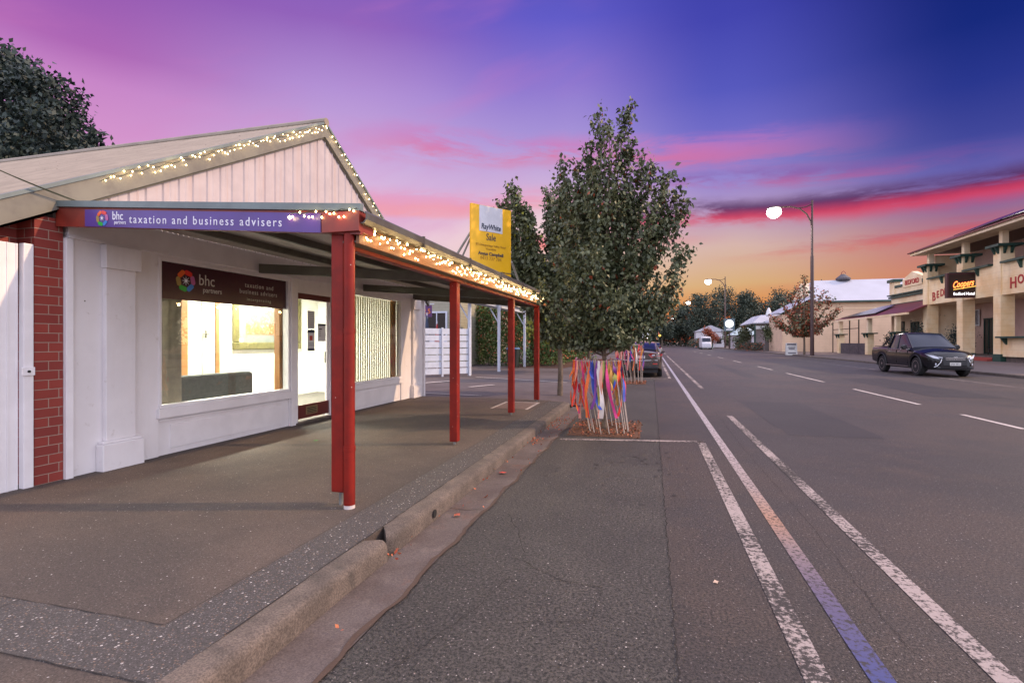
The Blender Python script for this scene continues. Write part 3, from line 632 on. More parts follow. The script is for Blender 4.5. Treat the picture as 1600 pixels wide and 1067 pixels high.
# gable
AY, AZ = 8.32, 5.58; SL, SR = .545, .605
zl = lambda y: AZ - (AY - y) * SL; zr = lambda y: AZ - (y - AY) * SR
YL, YR = 2.7, 12.95
m = MB(); y = 3.98
prof = []
while y < 12.72:
    zt = (zl(y) if y < AY else zr(y)) - .22
    prof.append((y, zt)); y += .015
xs = []
for (y, zt) in prof:
    q = ((y - 3.98) % .22) / .22
    xs.append(SX + (.030 if q < .09 else .010 if q < .5 or q > .56 else .018))
for (y, zt), x in zip(prof, xs): m.v += [(x, y, 2.9), (x, y, max(zt, 2.9))]
m.f = [(2 * i, 2 * i + 2, 2 * i + 3, 2 * i + 1) for i in range(len(prof) - 1)]
m.build('gable_cladding', clad, shop)
XB = -5.795
def rake(y0, z0, y1, z1, x0, x1, dep, top=0):
    return MB().hexa([(x0, y0, z0 - dep), (x1, y0, z0 - dep), (x1, y1, z1 - dep), (x0, y1, z1 - dep), (x0, y0, z0 - top), (x1, y0, z0 - top), (x1, y1, z1 - top), (x0, y1, z1 - top)])
lb = rake(YL, zl(YL), AY, AZ, XB - .03, XB, .27, .03); lb.build('barge_board', barge_m, shop)
rake(AY, AZ, YR, zr(YR), XB - .03, XB, .27, .03).build('barge_board', barge_m, shop)
rake(YL, zl(YL), AY, AZ, XB - .06, XB + .02, .03, -.012).build('barge_cap', flash_m, shop)
rake(AY, AZ, YR, zr(YR), XB - .06, XB + .02, .03, -.012).build('barge_cap', flash_m, shop)
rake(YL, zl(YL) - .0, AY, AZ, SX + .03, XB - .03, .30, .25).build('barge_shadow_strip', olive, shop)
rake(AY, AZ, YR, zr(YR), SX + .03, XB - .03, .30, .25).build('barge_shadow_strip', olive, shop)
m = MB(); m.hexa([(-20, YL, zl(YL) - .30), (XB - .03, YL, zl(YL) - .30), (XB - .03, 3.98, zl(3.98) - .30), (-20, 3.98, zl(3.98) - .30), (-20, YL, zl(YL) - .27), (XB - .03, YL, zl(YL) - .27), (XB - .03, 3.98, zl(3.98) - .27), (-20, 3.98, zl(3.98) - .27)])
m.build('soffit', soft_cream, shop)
def corr(xa, xb, y0, z0, y1, z1, pitch, amp, th=.0, seg=6):
    """corrugated sheet, ribs run from (y0,z0) to (y1,z1), repeated along x"""
    m = MB(); n = int((xb - xa) / pitch * seg); d = Vector((0, y1 - y0, z1 - z0)).normalized(); nn = Vector((0, -d.z, d.y))
    if nn.z < 0: nn = -nn
    for i in range(n + 1):
        x = xa + (xb - xa) * i / n; o = nn * amp * math.cos(2 * math.pi * i / seg)
        m.v += [(x, y0 + o.y, z0 + o.z), (x, y1 + o.y, z1 + o.z)]
    m.f = [(2 * i, 2 * i + 2, 2 * i + 3, 2 * i + 1) for i in range(n)]
    return m
rf = corr(-21, XB, YL, zl(YL), AY, AZ, .11, .012).build('roof', roof_cream, shop)
corr(-21, XB, AY, AZ, YR, zr(YR), .11, .012).build('roof_far_slope', roof_cream, shop)
MB().tube([(-21, AY, AZ + .005), (XB + .03, AY, AZ + .005)], .07, 10).build('ridge_cap', roof_cream, rf)
# overhead service cable
m = MB()
for dz_, dy_ in ((0, 0), (-.03, .12)):
    P = [Vector((-5.74, 4.15 + dy_, 2.98 + dz_)).lerp(Vector((-6.9 + 1.3, 1.2, 3.9)), t / 12) - Vector((0, 0, .18 * math.sin(math.pi * t / 12))) for t in range(13)]
    m.tube(P, .006 if dy_ == 0 else .003, 6)
m.build('overhead_cable', cable_m, label='thin black overhead cable reaching the barge board above the brick pier', cat='cable')
# ================================================================ VERANDAH
ver = thing('verandah', (-4.1, 8, .13), 'red posted verandah with corrugated roof over the footpath in front of the white shop', 'verandah')
VX0, VX1, VZ0, VZ1, VY0, VY1 = SX + .025, -2.36, 2.945, 2.675, 3.90, 12.08
zv = lambda x: VZ0 + (x - VX0) / (VX1 - VX0) * (VZ1 - VZ0)
def corr_y(ya, yb, xa, za, xb, zb, pitch, amp, seg=6):
    m = MB(); n = int((yb - ya) / pitch * seg)
    for i in range(n + 1):
        y = ya + (yb - ya) * i / n; o = amp * math.cos(2 * math.pi * i / seg); m.v += [(xa, y, za + o), (xb, y, zb + o)]
    m.f = [(2 * i, 2 * i + 2, 2 * i + 3, 2 * i + 1) for i in range(n)]; return m
corr_y(VY0, VY1, VX0, VZ0 - .02, VX1, VZ1 - .02, .076, .009).build('roof', iron_under, ver, smooth=True)
def slope_x(y0, y1, x0, x1, top, bot): return MB().hexa([(x0, y0, zv(x0) + bot), (x1, y0, zv(x1) + bot), (x1, y1, zv(x1) + bot), (x0, y1, zv(x0) + bot), (x0, y0, zv(x0) + top), (x1, y0, zv(x1) + top), (x1, y1, zv(x1) + top), (x0, y1, zv(x0) + top)])
slope_x(VY0 - .045, VY0 - .0, VX0 - .0, VX1 + .01, .03, -.03).build('end_flashing', flash_m, ver)
slope_x(VY0 - .02, VY0 + .015, VX0, VX1 - .005, -.032, -.225).build('end_fascia', red_fascia, ver)
for y0 in (6.68, 9.66, 12.0):
    slope_x(y0, y0 + .06, VX0 + .02, -2.66, -.20, -.34).build('cross_beam', olive, ver)
for x0 in (-4.9, -4.0, -3.1):
    z = zv(x0 + .05)
    MB().box(x0, x0 + .05, VY0 + .02, VY1, z - .115, z - .035).build('purlin', olive, ver)
MB().box(-2.66, -2.56, VY0 + .02, VY1, 2.36, 2.50).build('beam', red_post, ver, bevel=.004)
warm_fascia = M('ochre_fascia_paint', (.24, .10, .035), .5, (.18, .075, .025), 4, dirt=((.14, .06, .03, 1), 7, .62, .5))
MB().box(-2.43, -2.40, VY0 + .02, VY1, 2.385, 2.56).build('front_fascia', warm_fascia, ver)
MB().box(-2.56, -2.43, VY0 + .02, VY1, 2.395, 2.41).build('soffit_board', olive, ver)
m = MB(); gp = [(-2.40, 2.54), (-2.40, 2.645), (-2.392, 2.645), (-2.392, 2.55), (-2.335, 2.55), (-2.31, 2.575), (-2.31, 2.625), (-2.325, 2.638), (-2.318, 2.645), (-2.30, 2.628), (-2.30, 2.57), (-2.33, 2.54)]
m.prism(gp, 'y', VY0 - .03, VY1 + .05); m.v = [(x, y, z) for x, y, z in m.v]
m.build('gutter', gutter_m, ver)
y = 5
while y < 12: MB().box(-2.402, -2.296, y, y + .025, 2.536, 2.65).build('gutter_clip', gutter_m, ver); y += 1.45
MB().box(-2.72, -2.36, VY0 - .052, VY0 - .02, 2.475, 2.645).build('corner_box', red_fascia, ver, bevel=.004)
MB().box(-2.402, -2.37, VY0 - .02, VY0 + .2, 2.475, 2.645).build('corner_return', red_fascia, ver, bevel=.004)
def post(x, y, wd, zb, zt):
    p = MB().box(x - wd / 2, x + wd / 2, y - wd / 2, y + wd / 2, zb, zt).build('post', red_post, ver, bevel=.012)
    MB().tube([(x, y, .12), (x, y, zb + .01)], .018, 10).build('post_stub', galv, p)
post(-2.615, 3.98, .122, .25, 2.48)
for y in (6.72, 9.72, 12.02): post(-2.63, y, .115, .17, 2.365)
dp = MB().lathe([(.048, .16), (.048, .62), (.052, .62), (.052, .66), (.046, .66), (.046, 1.62), (.050, 1.62), (.050, 1.66), (.046, 1.66), (.046, 2.47)], (-2.492, 3.915, 0), 'z', 20).build('downpipe', red_post, ver, smooth=True)
MB().lathe([(.047, .130), (.047, .16)], (-2.492, 3.915, 0), 'z', 20).build('pipe_collar', M('white_pipe', (.65, .58, .55), .5), dp)
# exit light fitting at the wall end
t = thing('wall_light', (-5.7, 12.5, 2.62), 'small black spotlight fixed at the far end of the shop wall', 'light fitting')
MB().box(-5.82, -5.62, 12.56, 12.66, 2.66, 2.72).build('bracket', black_plastic, t); MB().lathe([(.03, 0), (.05, .10)], (-5.66, 12.50, 2.60), 'z', 12).build('lamp_shade', black_plastic, t)
# ================================================================ SIGNS ON THE SHOP
def logo(parent, c, r, right, up, k):
    c, right, up = Vector(c), Vector(right).normalized(), Vector(up).normalized(); n = right.cross(up)
    for i, nm in enumerate(('red', 'pink', 'blue', 'green', 'tan', 'orange')):
        a = R(68 - 60 * i); cc = c + (right * math.cos(a) + up * math.sin(a)) * r * .66; b = a + R(62) + math.pi / 2 * .35
        ax = right * math.cos(b) + up * math.sin(b); m = MB(); px = n.cross(ax); pts = []
        for j in range(20):
            q = 2 * math.pi * j / 20; pts.append(cc + ax * (math.cos(q) * r * .20 + (r * .17 if math.cos(q) > 0 else -r * .17)) + px * math.sin(q) * r * .20)
        m.add([p + n * .001 for p in pts] + [p + n * .004 for p in pts], [tuple(range(20)), tuple(range(20, 40))] + [(j, (j + 1) % 20, (j + 1) % 20 + 20, j + 20) for j in range(20)])
        m.build('emblem', pill[nm], parent)
    m = MB(); pts = []
    for j in range(16): q = 2 * math.pi * j / 16; rr = r * (.42 if j % 2 == 0 else .09); pts.append(c + (right * math.cos(q) + up * math.sin(q)) * rr + n * .0055)
    m.add(pts, [tuple(range(16))]); m.build('star', sign_white, parent)
sd = Vector((1, 0, (VZ1 - VZ0) / (VX1 - VX0))).normalized(); su = Vector((0, 0, 1))
fy = VY0 - .022
t = thing('fascia_sign', (-5.43, fy, 2.7), 'long narrow purple business sign along the end of the verandah roof', 'sign')
x0, x1 = -5.43, -2.74
slope_x(fy - .012, fy, x0, x1, -.055, -.222).build('panel', purple_sign, t)
P = lambda x, dz: (x, fy - .0125, zv(x) + dz)
logo(t, P(-5.20, -.138), .088, sd, su, 1)
text('lettering', 'bhc', .115, sign_white, t, P(-5.075, -.148), sd, su, xs=.85, bold=.0008)
text('lettering', 'partners', .052, sign_white, t, P(-5.05, -.19), sd, su, xs=.85)
text('lettering', 'taxation and business advisers', .112, sign_white, t, P(-4.86, -.178), sd, su, xs=.94, spacing=1.30)
t = thing('window_sign', (SX, 5.04, 2.1), 'dark maroon business sign across the top of the large shop window', 'sign')
MB().box(SX - .043, SX - .038, 5.075, 7.395, 2.09, 2.555).build('panel', maroon_sign, t)
F = SX - .0375; Yd = (0, 1, 0); Zd = (0, 0, 1)
wl = M('pale_lettering', (.55, .50, .46), .5)
logo(t, (F, 5.46, 2.345), .165, Yd, Zd, 1)
text('lettering', 'bhc', .21, wl, t, (F, 5.66, 2.315), Yd, Zd, xs=.9)
text('lettering', 'partners', .10, wl, t, (F, 5.73, 2.22), Yd, Zd, xs=.95)
text('lettering', 'taxation and', .10, wl, t, (F, 6.79, 2.37), Yd, Zd, align='CENTER', spacing=1.25, xs=.95)
text('lettering', 'business advisers', .10, wl, t, (F, 6.78, 2.27), Yd, Zd, align='CENTER', spacing=1.25, xs=.9)
text('lettering', 'incorporating', .062, wl, t, (F, 6.78, 2.17), Yd, Zd, align='CENTER', spacing=1.6, xs=.9)
# for-sale board standing on the verandah roof
bl, br = Vector((-3.02, 8.50, 2.72)), Vector((-2.50, 9.22, 2.72)); rd = (br - bl).normalized(); bn = rd.cross(Vector((0, 0, 1))); bw = (br - bl).length; bh = 1.235
t = thing('sale_board', tuple(bl), 'yellow real estate sale board propped on the verandah roof', 'sign')
MB().obox(bl, rd, Zd, -bn, bw, bh, .05).build('board', yellow_sign, t, bevel=.004)
MB().obox(bl + rd * bw * .19 + bn * .001 + Vector((0, 0, bh * .63)), rd, Zd, bn, bw * .58, bh * .365, .004).build('panel', pale_sign, t)
fp = lambda u, v: bl + rd * bw * u + Vector((0, 0, bh * v)) + bn * .006
text('lettering', 'RayWhite', .135, ink, t, fp(.48, .665), rd, Zd, align='CENTER', shear=.15, bold=.003, xs=.80)
text('lettering', 'Sale', .17, ink, t, fp(.48, .51), rd, Zd, align='CENTER', xs=.8)
text('lettering', '83 Onkaparinga Valley Road', .058, M('faded_print', (.45, .25, .02), .6), t, fp(.48, .42), rd, Zd, align='CENTER')
text('lettering', 'Woodside', .055, MATS['faded_print'], t, fp(.48, .37), rd, Zd, align='CENTER')
text('lettering', 'Angus Campbell', .085, ink, t, fp(.48, .29), rd, Zd, align='CENTER', bold=.0015)
text('lettering', '0413 737 784', .085, MATS['faded_print'], t, fp(.48, .225), rd, Zd, align='CENTER')
text('lettering', 'raywhite.com.au', .05, ink, t, fp(.84, .05), rd, Zd, align='CENTER')
MB().tube([bl + Vector((-.02, .05, .75)), Vector((-3.62, 8.75, zv(-3.62) - .01))], .022, 8).build('brace', galv, t)
MB().tube([bl + Vector((-.0, .07, .72)), Vector((-3.52, 8.95, zv(-3.52) - .01))], .018, 8).build('brace', galv, t)
MB().tube([br + Vector((.0, .05, .30)), br + Vector((-.0, .55, .0)) + Vector((0, 0, .0))], .02, 8).build('brace', galv, t)
# ================================================================ STRING LIGHTS
def bulbmesh():
    bm = bmesh.new(); bmesh.ops.create_icosphere(bm, subdivisions=1, radius=.0075); me = bpy.data.meshes.new('bulb'); bm.to_mesh(me); bm.free(); me.materials.append(bulb_m); me.shade_smooth(); return me
BM = bulbmesh()
def plight(p, e):
    l = bpy.data.lights.new('string_glow', 'POINT'); l.energy = e; l.color = (1, .66, .28); l.shadow_soft_size = .03
    o = bpy.data.objects.new('string_glow', l); C.objects.link(o); o.location = p
def string_lights(label, pts, bulbs, big=None, group='string lights'):
    base = Vector(pts[0]); t = thing('string_lights', tuple(base), label, 'string lights', None)
    MB().tube(pts, .004, 5).build('wire', cable_m, t)
    for i, (p, s) in enumerate(bulbs):
        o = bpy.data.objects.new('bulb', BM); C.objects.link(o); o.parent = t; o.location = Vector(p) - base; o.scale = (s, s, s * 1.2)
    return t
# along the gutter, two strings
for (ya, yb, lab) in ((3.98, 7.9, 'warm icicle string lights under the verandah gutter, nearer half by the corner post'), (7.95, 12.05, 'warm icicle string lights under the verandah gutter, farther half below the sale board')):
    n = 95; pts = []; bl_ = []
    for i in range(50): y = ya + (yb - ya) * i / 49; pts.append((-2.375, y, 2.515 + .012 * math.sin(i * 1.7)))
    for i in range(n):
        y = ya + (yb - ya) * (i + random.random() * .8) / n; bl_.append(((-2.372 - random.random() * .015, y, 2.53 - .12 * random.random() ** 1.3), random.uniform(.8, 1.3)))
    string_lights(lab, pts, bl_)
    k = 8
    for i in range(k): y = ya + (yb - ya) * (i + .5) / k; plight((-2.22, y, 2.33), 2.6)
def on_rake(side, t_):   # t_ along the rake, 0 at apex
    return (AY - t_, AZ - t_ * SL) if side == 'l' else (AY + t_, AZ - t_ * SR)
for side, n, ln, lab in (('l', 74, 4.02, 'warm string lights along the near sloping barge board of the gable'), ('r', 26, 2.4, 'warm string lights down the far sloping barge board of the gable')):
    pts = []; bl_ = []
    for i in range(60): y, z = on_rake(side, ln * i / 59 + .02); pts.append((XB + .02, y, z - .07 + .014 * math.sin(i * 1.9)))
    for i in range(n): y, z = on_rake(side, ln * (i + random.random()) / n); bl_.append(((XB + .022, y, z - random.choice((.03, .06, .09, .13)) - .02 * random.random()), random.uniform(.75, 1.2)))
    string_lights(lab, pts, bl_)
    for i in range(7 if side == 'l' else 4): y, z = on_rake(side, ln * (i + .5) / (7 if side == 'l' else 4)); plight((XB + .09, y, z - .06), .45)
pts = []; bl_ = []
for i in range(14): x = -3.02 + i * .65 / 13; pts.append((x, VY0 - .062, 2.655 + .008 * math.sin(i * 2)))
for i in range(15): x = -3.04 + (i + random.random() * .7) * .66 / 15; bl_.append(((x, VY0 - .065, 2.665 - .07 * random.random()), 1.0 if i else 1.9))
string_lights('short run of warm string lights round the verandah corner above the purple sign', pts, bl_); plight((-2.8, VY0 - .13, 2.64), .3); plight((-2.5, VY0 - .13, 2.64), .3)
# ================================================================ FORECOURT BEYOND THE SHOP
t = thing('slat_fence', (-8.4, 19.6, .1), 'white horizontal board fence panel standing beyond the shop', 'fence')
fa, fb = Vector((-9.3, 18.95, .1)), Vector((-7.45, 20.85, .1)); fd = (fb - fa).normalized(); fl = (fb - fa).length; fn = Vector((0, 0, 1)).cross(fd)
for k in range(7): MB().obox(fa + Vector((0, 0, .10 + k * .275)), fd, Zd, fn, fl, .235, .03).build('board', white_fence, t)
for q in (0.02, .5, .97): MB().obox(fa + fd * fl * q - fn * .06, fd, Zd, fn, .07, 2.02, .055).build('fence_post', white_fence, t)
t = thing('carport', (-7.2, 24, .1), 'white posted awning beside the hedge beyond the white slat fence', 'awning')
for (x, y) in ((-7.50, 20.9), (-7.08, 23.9), (-6.98, 28.7)):
    p_ = MB().box(x - .06, x + .06, y - .06, y + .06, .1, 3.3).build('post', white_fence, t)
    MB().tube([(x, y - .0, 2.4), (x - .45, y, 3.15)], .035, 6).build('brace', white_fence, p_)
MB().box(-7.6, -7.5 + .35, 20.0, 32, 3.20, 3.42).build('beam', white_fence, t)
MB().add([(-7.0, 20, 3.42), (-8.6, 20, 3.7), (-8.6, 29, 3.7), (-7.0, 29, 3.42), (-7.0, 20, 3.47), (-8.6, 20, 3.75), (-8.6, 29, 3.75), (-7.0, 29, 3.47)], [(0, 3, 2, 1), (4, 5, 6, 7), (0, 1, 5, 4), (1, 2, 6, 5), (2, 3, 7, 6), (3, 0, 4, 7)]).build('roof', iron_under, t)
MB().box(-7.3, -5.9, 31.8, 31.95, 3.1, 3.75).build('sign_box', lit_white, label='bright white backlit sign box hanging beside the last red post', cat='sign') 
C.objects[-1].name = 'lit_sign_box'
# neighbouring cottage behind the fence
nb = thing('neighbour_building', (-13, 32, .1), 'small cream weatherboard building behind the white slat fence', 'building')
MB().box(-18, -10.6, 28, 38, .1, 4.6).build('wall', M('olive_cream_boards', (.36, .34, .25), .7, rows=('z', .18, .08, .4)), nb)
MB().prism([(-18.4, 4.5), (-10.2, 4.5), (-14.3, 6.8)], 'y', 27.8, 38).build('roof', MATS['pale_grey_roof'], nb)
wn = MB().box(-12.6, -11.5, 27.95, 28.0, 1.6, 3.2).build('window', glass_dark, nb)
MB().box(-12.7, -12.6, 27.92, 28, 1.5, 3.3).box(-11.5, -11.4, 27.92, 28, 1.5, 3.3).box(-12.6, -11.5, 27.92, 28, 3.2, 3.3).box(-12.6, -11.5, 27.92, 28, 1.5, 1.6).box(-12.08, -12.02, 27.92, 27.96, 1.6, 3.2).build('frame', white_fence, wn)
t = thing('hanging_sign', (-10.9, 24, 2.8), 'small purple sign with orange numerals hanging by the neighbouring building', 'sign')
MB().box(-11.15, -10.62, 24, 24.04, 2.78, 3.36).build('panel', M('violet_panel', (.10, .03, .14), .5), t)
text('lettering', '2.5', .34, M('orange_print', (.8, .2, .03), .5), t, (-10.88, 23.99, 2.95), (1, 0, 0), Zd, align='CENTER', bold=.006)
MB().tube([(-11.3, 24.02, 3.42), (-10.5, 24.02, 3.42)], .02).build('bracket', white_fence, t)
for i, (x, y) in enumerate(((-10.2, 22.5), (-9.6, 22.3))):
    t = thing('patio_umbrella', (x, y, .1), ('folded dark blue patio umbrella behind the white fence', 'folded red patio umbrella behind the white fence')[i], 'umbrella')
    MB().tube([(x, y, .1), (x, y, 2.9 - i * .4)], .025, 8).build('pole', white_fence, t)
    MB().lathe([(.10, 1.3), (.13, 1.6), (.08, 2.4 - i * .4), (.02, 2.8 - i * .4)], (x, y, 0), 'z', 8).build('canopy', (M('navy_canvas', (.05, .07, .12), .8), M('red_canvas', (.4, .03, .03), .8))[i], t)
# wheelie bin
t = thing('wheelie_bin', (-7.36, 27.6, .1), 'dark wheelie bin with a blue lid against the hedge under the awning', 'bin')
bx, by = -7.36, 27.6
MB().hexa([(bx - .23, by - .28, .16), (bx + .23, by - .28, .16), (bx + .23, by + .25, .16), (bx - .23, by + .25, .16), (bx - .29, by - .36, 1.12), (bx + .29, by - .36, 1.12), (bx + .29, by + .36, 1.12), (bx - .29, by + .36, 1.12)]).build('body', bin_m, t, bevel=.02)
MB().hexa([(bx - .31, by - .40, 1.12), (bx + .31, by - .40, 1.12), (bx + .31, by + .40, 1.12), (bx - .31, by + .40, 1.12), (bx - .27, by - .34, 1.21), (bx + .27, by - .34, 1.21), (bx + .27, by + .34, 1.21), (bx - .27, by + .34, 1.21)]).build('lid', bin_lid, t, bevel=.02)
for s in (-1, 1): MB().lathe([(.10, -.025), (.10, .025)], (bx + s * .24, by + .22, .2), 'x', 14).build('wheel', tyre_m, t)
MB().add([(bx - .09, by - .335, .72), (bx + .09, by - .335, .72), (bx, by - .345, .9), (bx, by - .34, .77)], [(0, 3, 2), (3, 1, 2)]).build('emblem', paper, t)
# hedge behind (one long planting)
def hedge(name, a, b, h, thick, n, size, mat, label, mat2=None, share=0):
    a, b = np.array(a, float), np.array(b, float); d = (b - a); ln = np.linalg.norm(d); nrm = np.array([-d[1], d[0]]) / ln
    t_ = rng.random(n); lump = .5 + .5 * np.sin(t_ * ln * 2.1 + 1) * np.sin(t_ * ln * .9)
    z = rng.random(n) ** .8 * h * (.82 + .18 * lump); w_ = (rng.random(n) ** .5 * 2 - 1) * thick * (.6 + .5 * lump) * (1 - .35 * (z / h) ** 2) * np.sign(rng.random(n) - .35)
    P = np.stack([a[0] + d[0] * t_ + nrm[0] * w_, a[1] + d[1] * t_ + nrm[1] * w_, .12 + z], 1)
    o = leafmesh(name, mat, None, P, size, .4, mat2, share); setp(o, label, 'hedge'); return o
hedge('hedge', (-11.5, 31.5), (-6.6, 29.6), 4.3, .9, 15000, .15, leaf_c, 'tall green hedge behind the wheelie bin and white awning posts', leaf_dry, .07)
hedge('hedge', (-6.4, 29.6), (-5.2, 44), 3.6, .9, 14000, .17, leaf_c, 'overgrown green hedge running beside the road behind the street trees', leaf_dry, .10)
MB().add([(-8, 28.4, .11), (-4.6, 27.9, .10), (-3.6, 60, .06), (-9, 60, .11), (-8, 32, .12)], [(0, 1, 2, 3, 4)]).build('garden_bed', mulch_m, kind='structure')
t = thing('paling_fence', (-6.6, 31, .1), 'weathered brown paling fence behind the hedge and trees', 'fence')
m = MB(); y = 30.5
while y < 50: m.box(-7.05, -7.02, y, y + .10, .1, 1.75 + .04 * random.random()); y += .115
m.build('palings', M('brown_palings', (.20, .12, .075), .9, (.12, .07, .045), 3), t); MB().box(-7.08, -7.05, 30.5, 50, 1.4, 1.48).build('rail', MATS['brown_palings'], t)
# ================================================================ TREES
def plume(base, tip, r0, n, bulge=.35, clus=9, sg=.06):
    base, tip = np.array(base, float), np.array(tip, float); out = []
    L = np.linalg.norm(tip - base); side = np.cross(tip - base, [0, 0, 1.]); 
    mid = (base + tip) / 2 + np.array([(tip - base)[0], (tip - base)[1], -.2 * L]) * bulge * .5
    k = int(n / clus)
    for _ in range(k):
        t_ = rng.random() ** .8; c = (1 - t_) ** 2 * base + 2 * t_ * (1 - t_) * mid + t_ ** 2 * tip
        rr = r0 * (1 - t_) ** .6 + .035; v = rng.normal(size=3); v /= np.linalg.norm(v); c = c + v * rr * rng.random() ** .45
        dv = (tip - base) / L * .9 + v * .75 + np.array([0, 0, .35]); dv /= np.linalg.norm(dv)
        out.append(c + np.linspace(-.35, 1, clus)[:, None] * dv * sg * 3.2 + rng.normal(size=(clus, 3)) * sg * .42)
    return np.concatenate(out), mid
def curve_pts(a, m_, b, n=6): return [tuple((1 - t) ** 2 * np.array(a) + 2 * t * (1 - t) * np.array(m_) + t * t * np.array(b)) for t in [i / n for i in range(n + 1)]]
def street_tree(x, y, label, tips, trunk_h, mat, size=.10, dens=1., mat2=leaf_r, share=.012, group=None, tr=.05, droop=.9):
    t = thing('street_tree', (x, y, 0), label, 'tree', group)
    zt = max(p[2] for p in tips); m = MB().tube([(x, y, 0), (x + .02, y, trunk_h * .5), (x - .01, y, trunk_h), (x + .02, y + .02, trunk_h + (zt - trunk_h) * .5), (x, y, zt - .5)], [tr, tr * .85, tr * .7, tr * .4, .008], 10)
    pts = []
    for (tx, ty, tz, r0, n, zb) in tips:
        b = (x, y, zb); P, mid = plume(b, (tx, ty, tz), r0, int(n * dens), sg=size * .75); pts.append(P)
        m.tube(curve_pts(b, mid, (tx, ty, tz)), [tr * .45, tr * .38, tr * .3, tr * .22, tr * .15, tr * .1, .003], 6)
    m.build('trunk', bark, t, smooth=True)
    P = np.concatenate(pts); P = P[P[:, 2] > trunk_h * .92]
    leafmesh('crown', mat, t, P, size, droop, mat2, share)
    return t
X0, Y0 = -.80, 9.2
px = [(-.92, 5.56, .12, 620, 3.2), (-.42, 5.54, .12, 620, 3.2), (-.68, 5.0, .20, 700, 2.6), (-1.14, 4.97, .15, 650, 2.6), (-1.62, 4.70, .15, 700, 2.4), (-1.40, 4.78, .14, 650, 2.3), (-.36, 4.84, .15, 700, 2.6), (-.17, 4.86, .15, 700, 2.4), (.04, 4.66, .16, 700, 2.2),
      (.28, 4.32, .16, 700, 2.1), (.47, 4.14, .13, 650, 2.0), (.64, 3.96, .12, 650, 1.9), (.62, 3.12, .15, 650, 1.6), (.50, 2.62, .20, 650, 1.5), (.36, 2.15, .20, 600, 1.4), (.10, 1.85, .2, 450, 1.35), (-1.78, 3.2, .18, 700, 1.6), (-1.85, 2.4, .22, 750, 1.4), (-1.72, 1.80, .20, 650, 1.35), (-1.35, 1.55, .2, 600, 1.3), (-.95, 1.55, .2, 500, 1.3), (-.45, 1.55, .2, 500, 1.3),
      (-1.62, 3.9, .20, 700, 1.9), (.25, 3.5, .20, 700, 1.8), (-1.0, 4.3, .30, 900, 2.0), (-.45, 4.2, .30, 900, 2.0), (-.8, 3.6, .4, 900, 1.7), (-.2, 4.0, .2, 600, 1.9), (-1.3, 4.2, .2, 600, 1.9), (.15, 3.9, .16, 500, 1.9)]
tips = [(a * .94 - .03, Y0 + random.uniform(-.55, .55) * (.3 if z > 5 else 1), z, r * (.85 if z > 4 else 1), int(n * (1 if z > 4 else .85)), zb) for (a, z, r, n, zb) in px if (a, z) != (.10, 1.85)]
for i in range(12):
    a = i * .74; q = random.uniform(.6, .95); tips.append((X0 + math.cos(a) * q * .8, Y0 + math.sin(a) * q, random.uniform(2.1, 3.8), .24, 620, 1.6))
street_tree(X0, Y0, 'tall upright green street tree in the near ribbon-wrapped tree pit', tips, 1.56, leaf_a, .092, 1.05, droop=1.1)
# second tree, behind and to the left of the first
X1, Y1 = -2.45, 14.2
tips = [(X1 + a, Y1 + random.uniform(-.8, .8), z, r, n, 1.7) for (a, z, r, n) in ((-1.55, 5.35, .20, 1300), (-1.15, 5.65, .18, 1300), (-.45, 5.8, .2, 1300), (-.8, 5.0, .25, 1300), (-.1, 5.2, .3, 1300), (.5, 5.5, .3, 1300), (.9, 4.6, .3, 1300), (-1.5, 4.5, .28, 1400), (-1.5, 3.9, .3, 1400), (-1.15, 3.2, .32, 1400), (-.5, 2.3, .3, 1200), (.1, 1.9, .35, 1200), (.8, 1.9, .35, 1200), (1.2, 2.8, .35, 1300), (-.8, 4.2, .4, 1600), (0, 3.2, .5, 1600), (-.6, 3.4, .4, 1600), (.15, 5.6, .3, 1700), (.75, 5.3, .35, 1700), (.3, 4.6, .45, 1700), (1.1, 4.0, .4, 1500))]
street_tree(X1, Y1, 'bushy green street tree behind and left of the tallest tree', tips, 1.5, leaf_a, .13, 1.45, leaf_y, .02, tr=.08)
X2, Y2 = -.65, 19.9
tips = [(X2 + math.cos(i * 1.1) * q, Y2 + math.sin(i * 1.1) * q, z, .4, 900, 1.7) for i, (q, z) in enumerate(((1.2, 3.2), (1.0, 2.7), (.8, 4.5), (1.1, 3.6), (.7, 2.9), (.6, 5.0), (1.2, 2.9), (1.0, 4.0), (1.0, 3.0), (.9, 3.4)))]
street_tree(X2, Y2, 'street tree with reddening leaves in the second ribbon-wrapped tree pit', tips, 2.45, leaf_a, .14, 1.0, leaf_r, .25, tr=.05)
for i, (x, y, h, mt, lab) in enumerate(((-4.2, 24.5, 5.6, leaf_y, 'yellow-green tree showing beside the edge of the sale board'), (-3.6, 31, 5.2, leaf_a, 'dark roadside tree overhanging the parked bronze car'), (-3.4, 40, 5.6, leaf_a, 'roadside tree farther beyond the parked bronze car'), (-3.2, 52, 6.2, leaf_a, 'farthest roadside tree on the left of the road'))):
    tips = [(x + math.cos(k * 1.3) * q, y + math.sin(k * 1.3) * q, z * h / 5.6, .5, 900, 1.8) for k, (q, z) in enumerate(((1.3, 3.0), (1.5, 2.4), (.9, 5.3), (1.2, 4.2), (1.6, 2.1), (.5, 5.6), (1.4, 3.1), (1.0, 4.6), (1.7, 2.2), (1.2, 3.8), (1.2, 2.6)))]
    street_tree(x, y, lab, tips, 1.6, mt, .17, 1.1, leaf_r, .03 if i else 0, tr=.09)
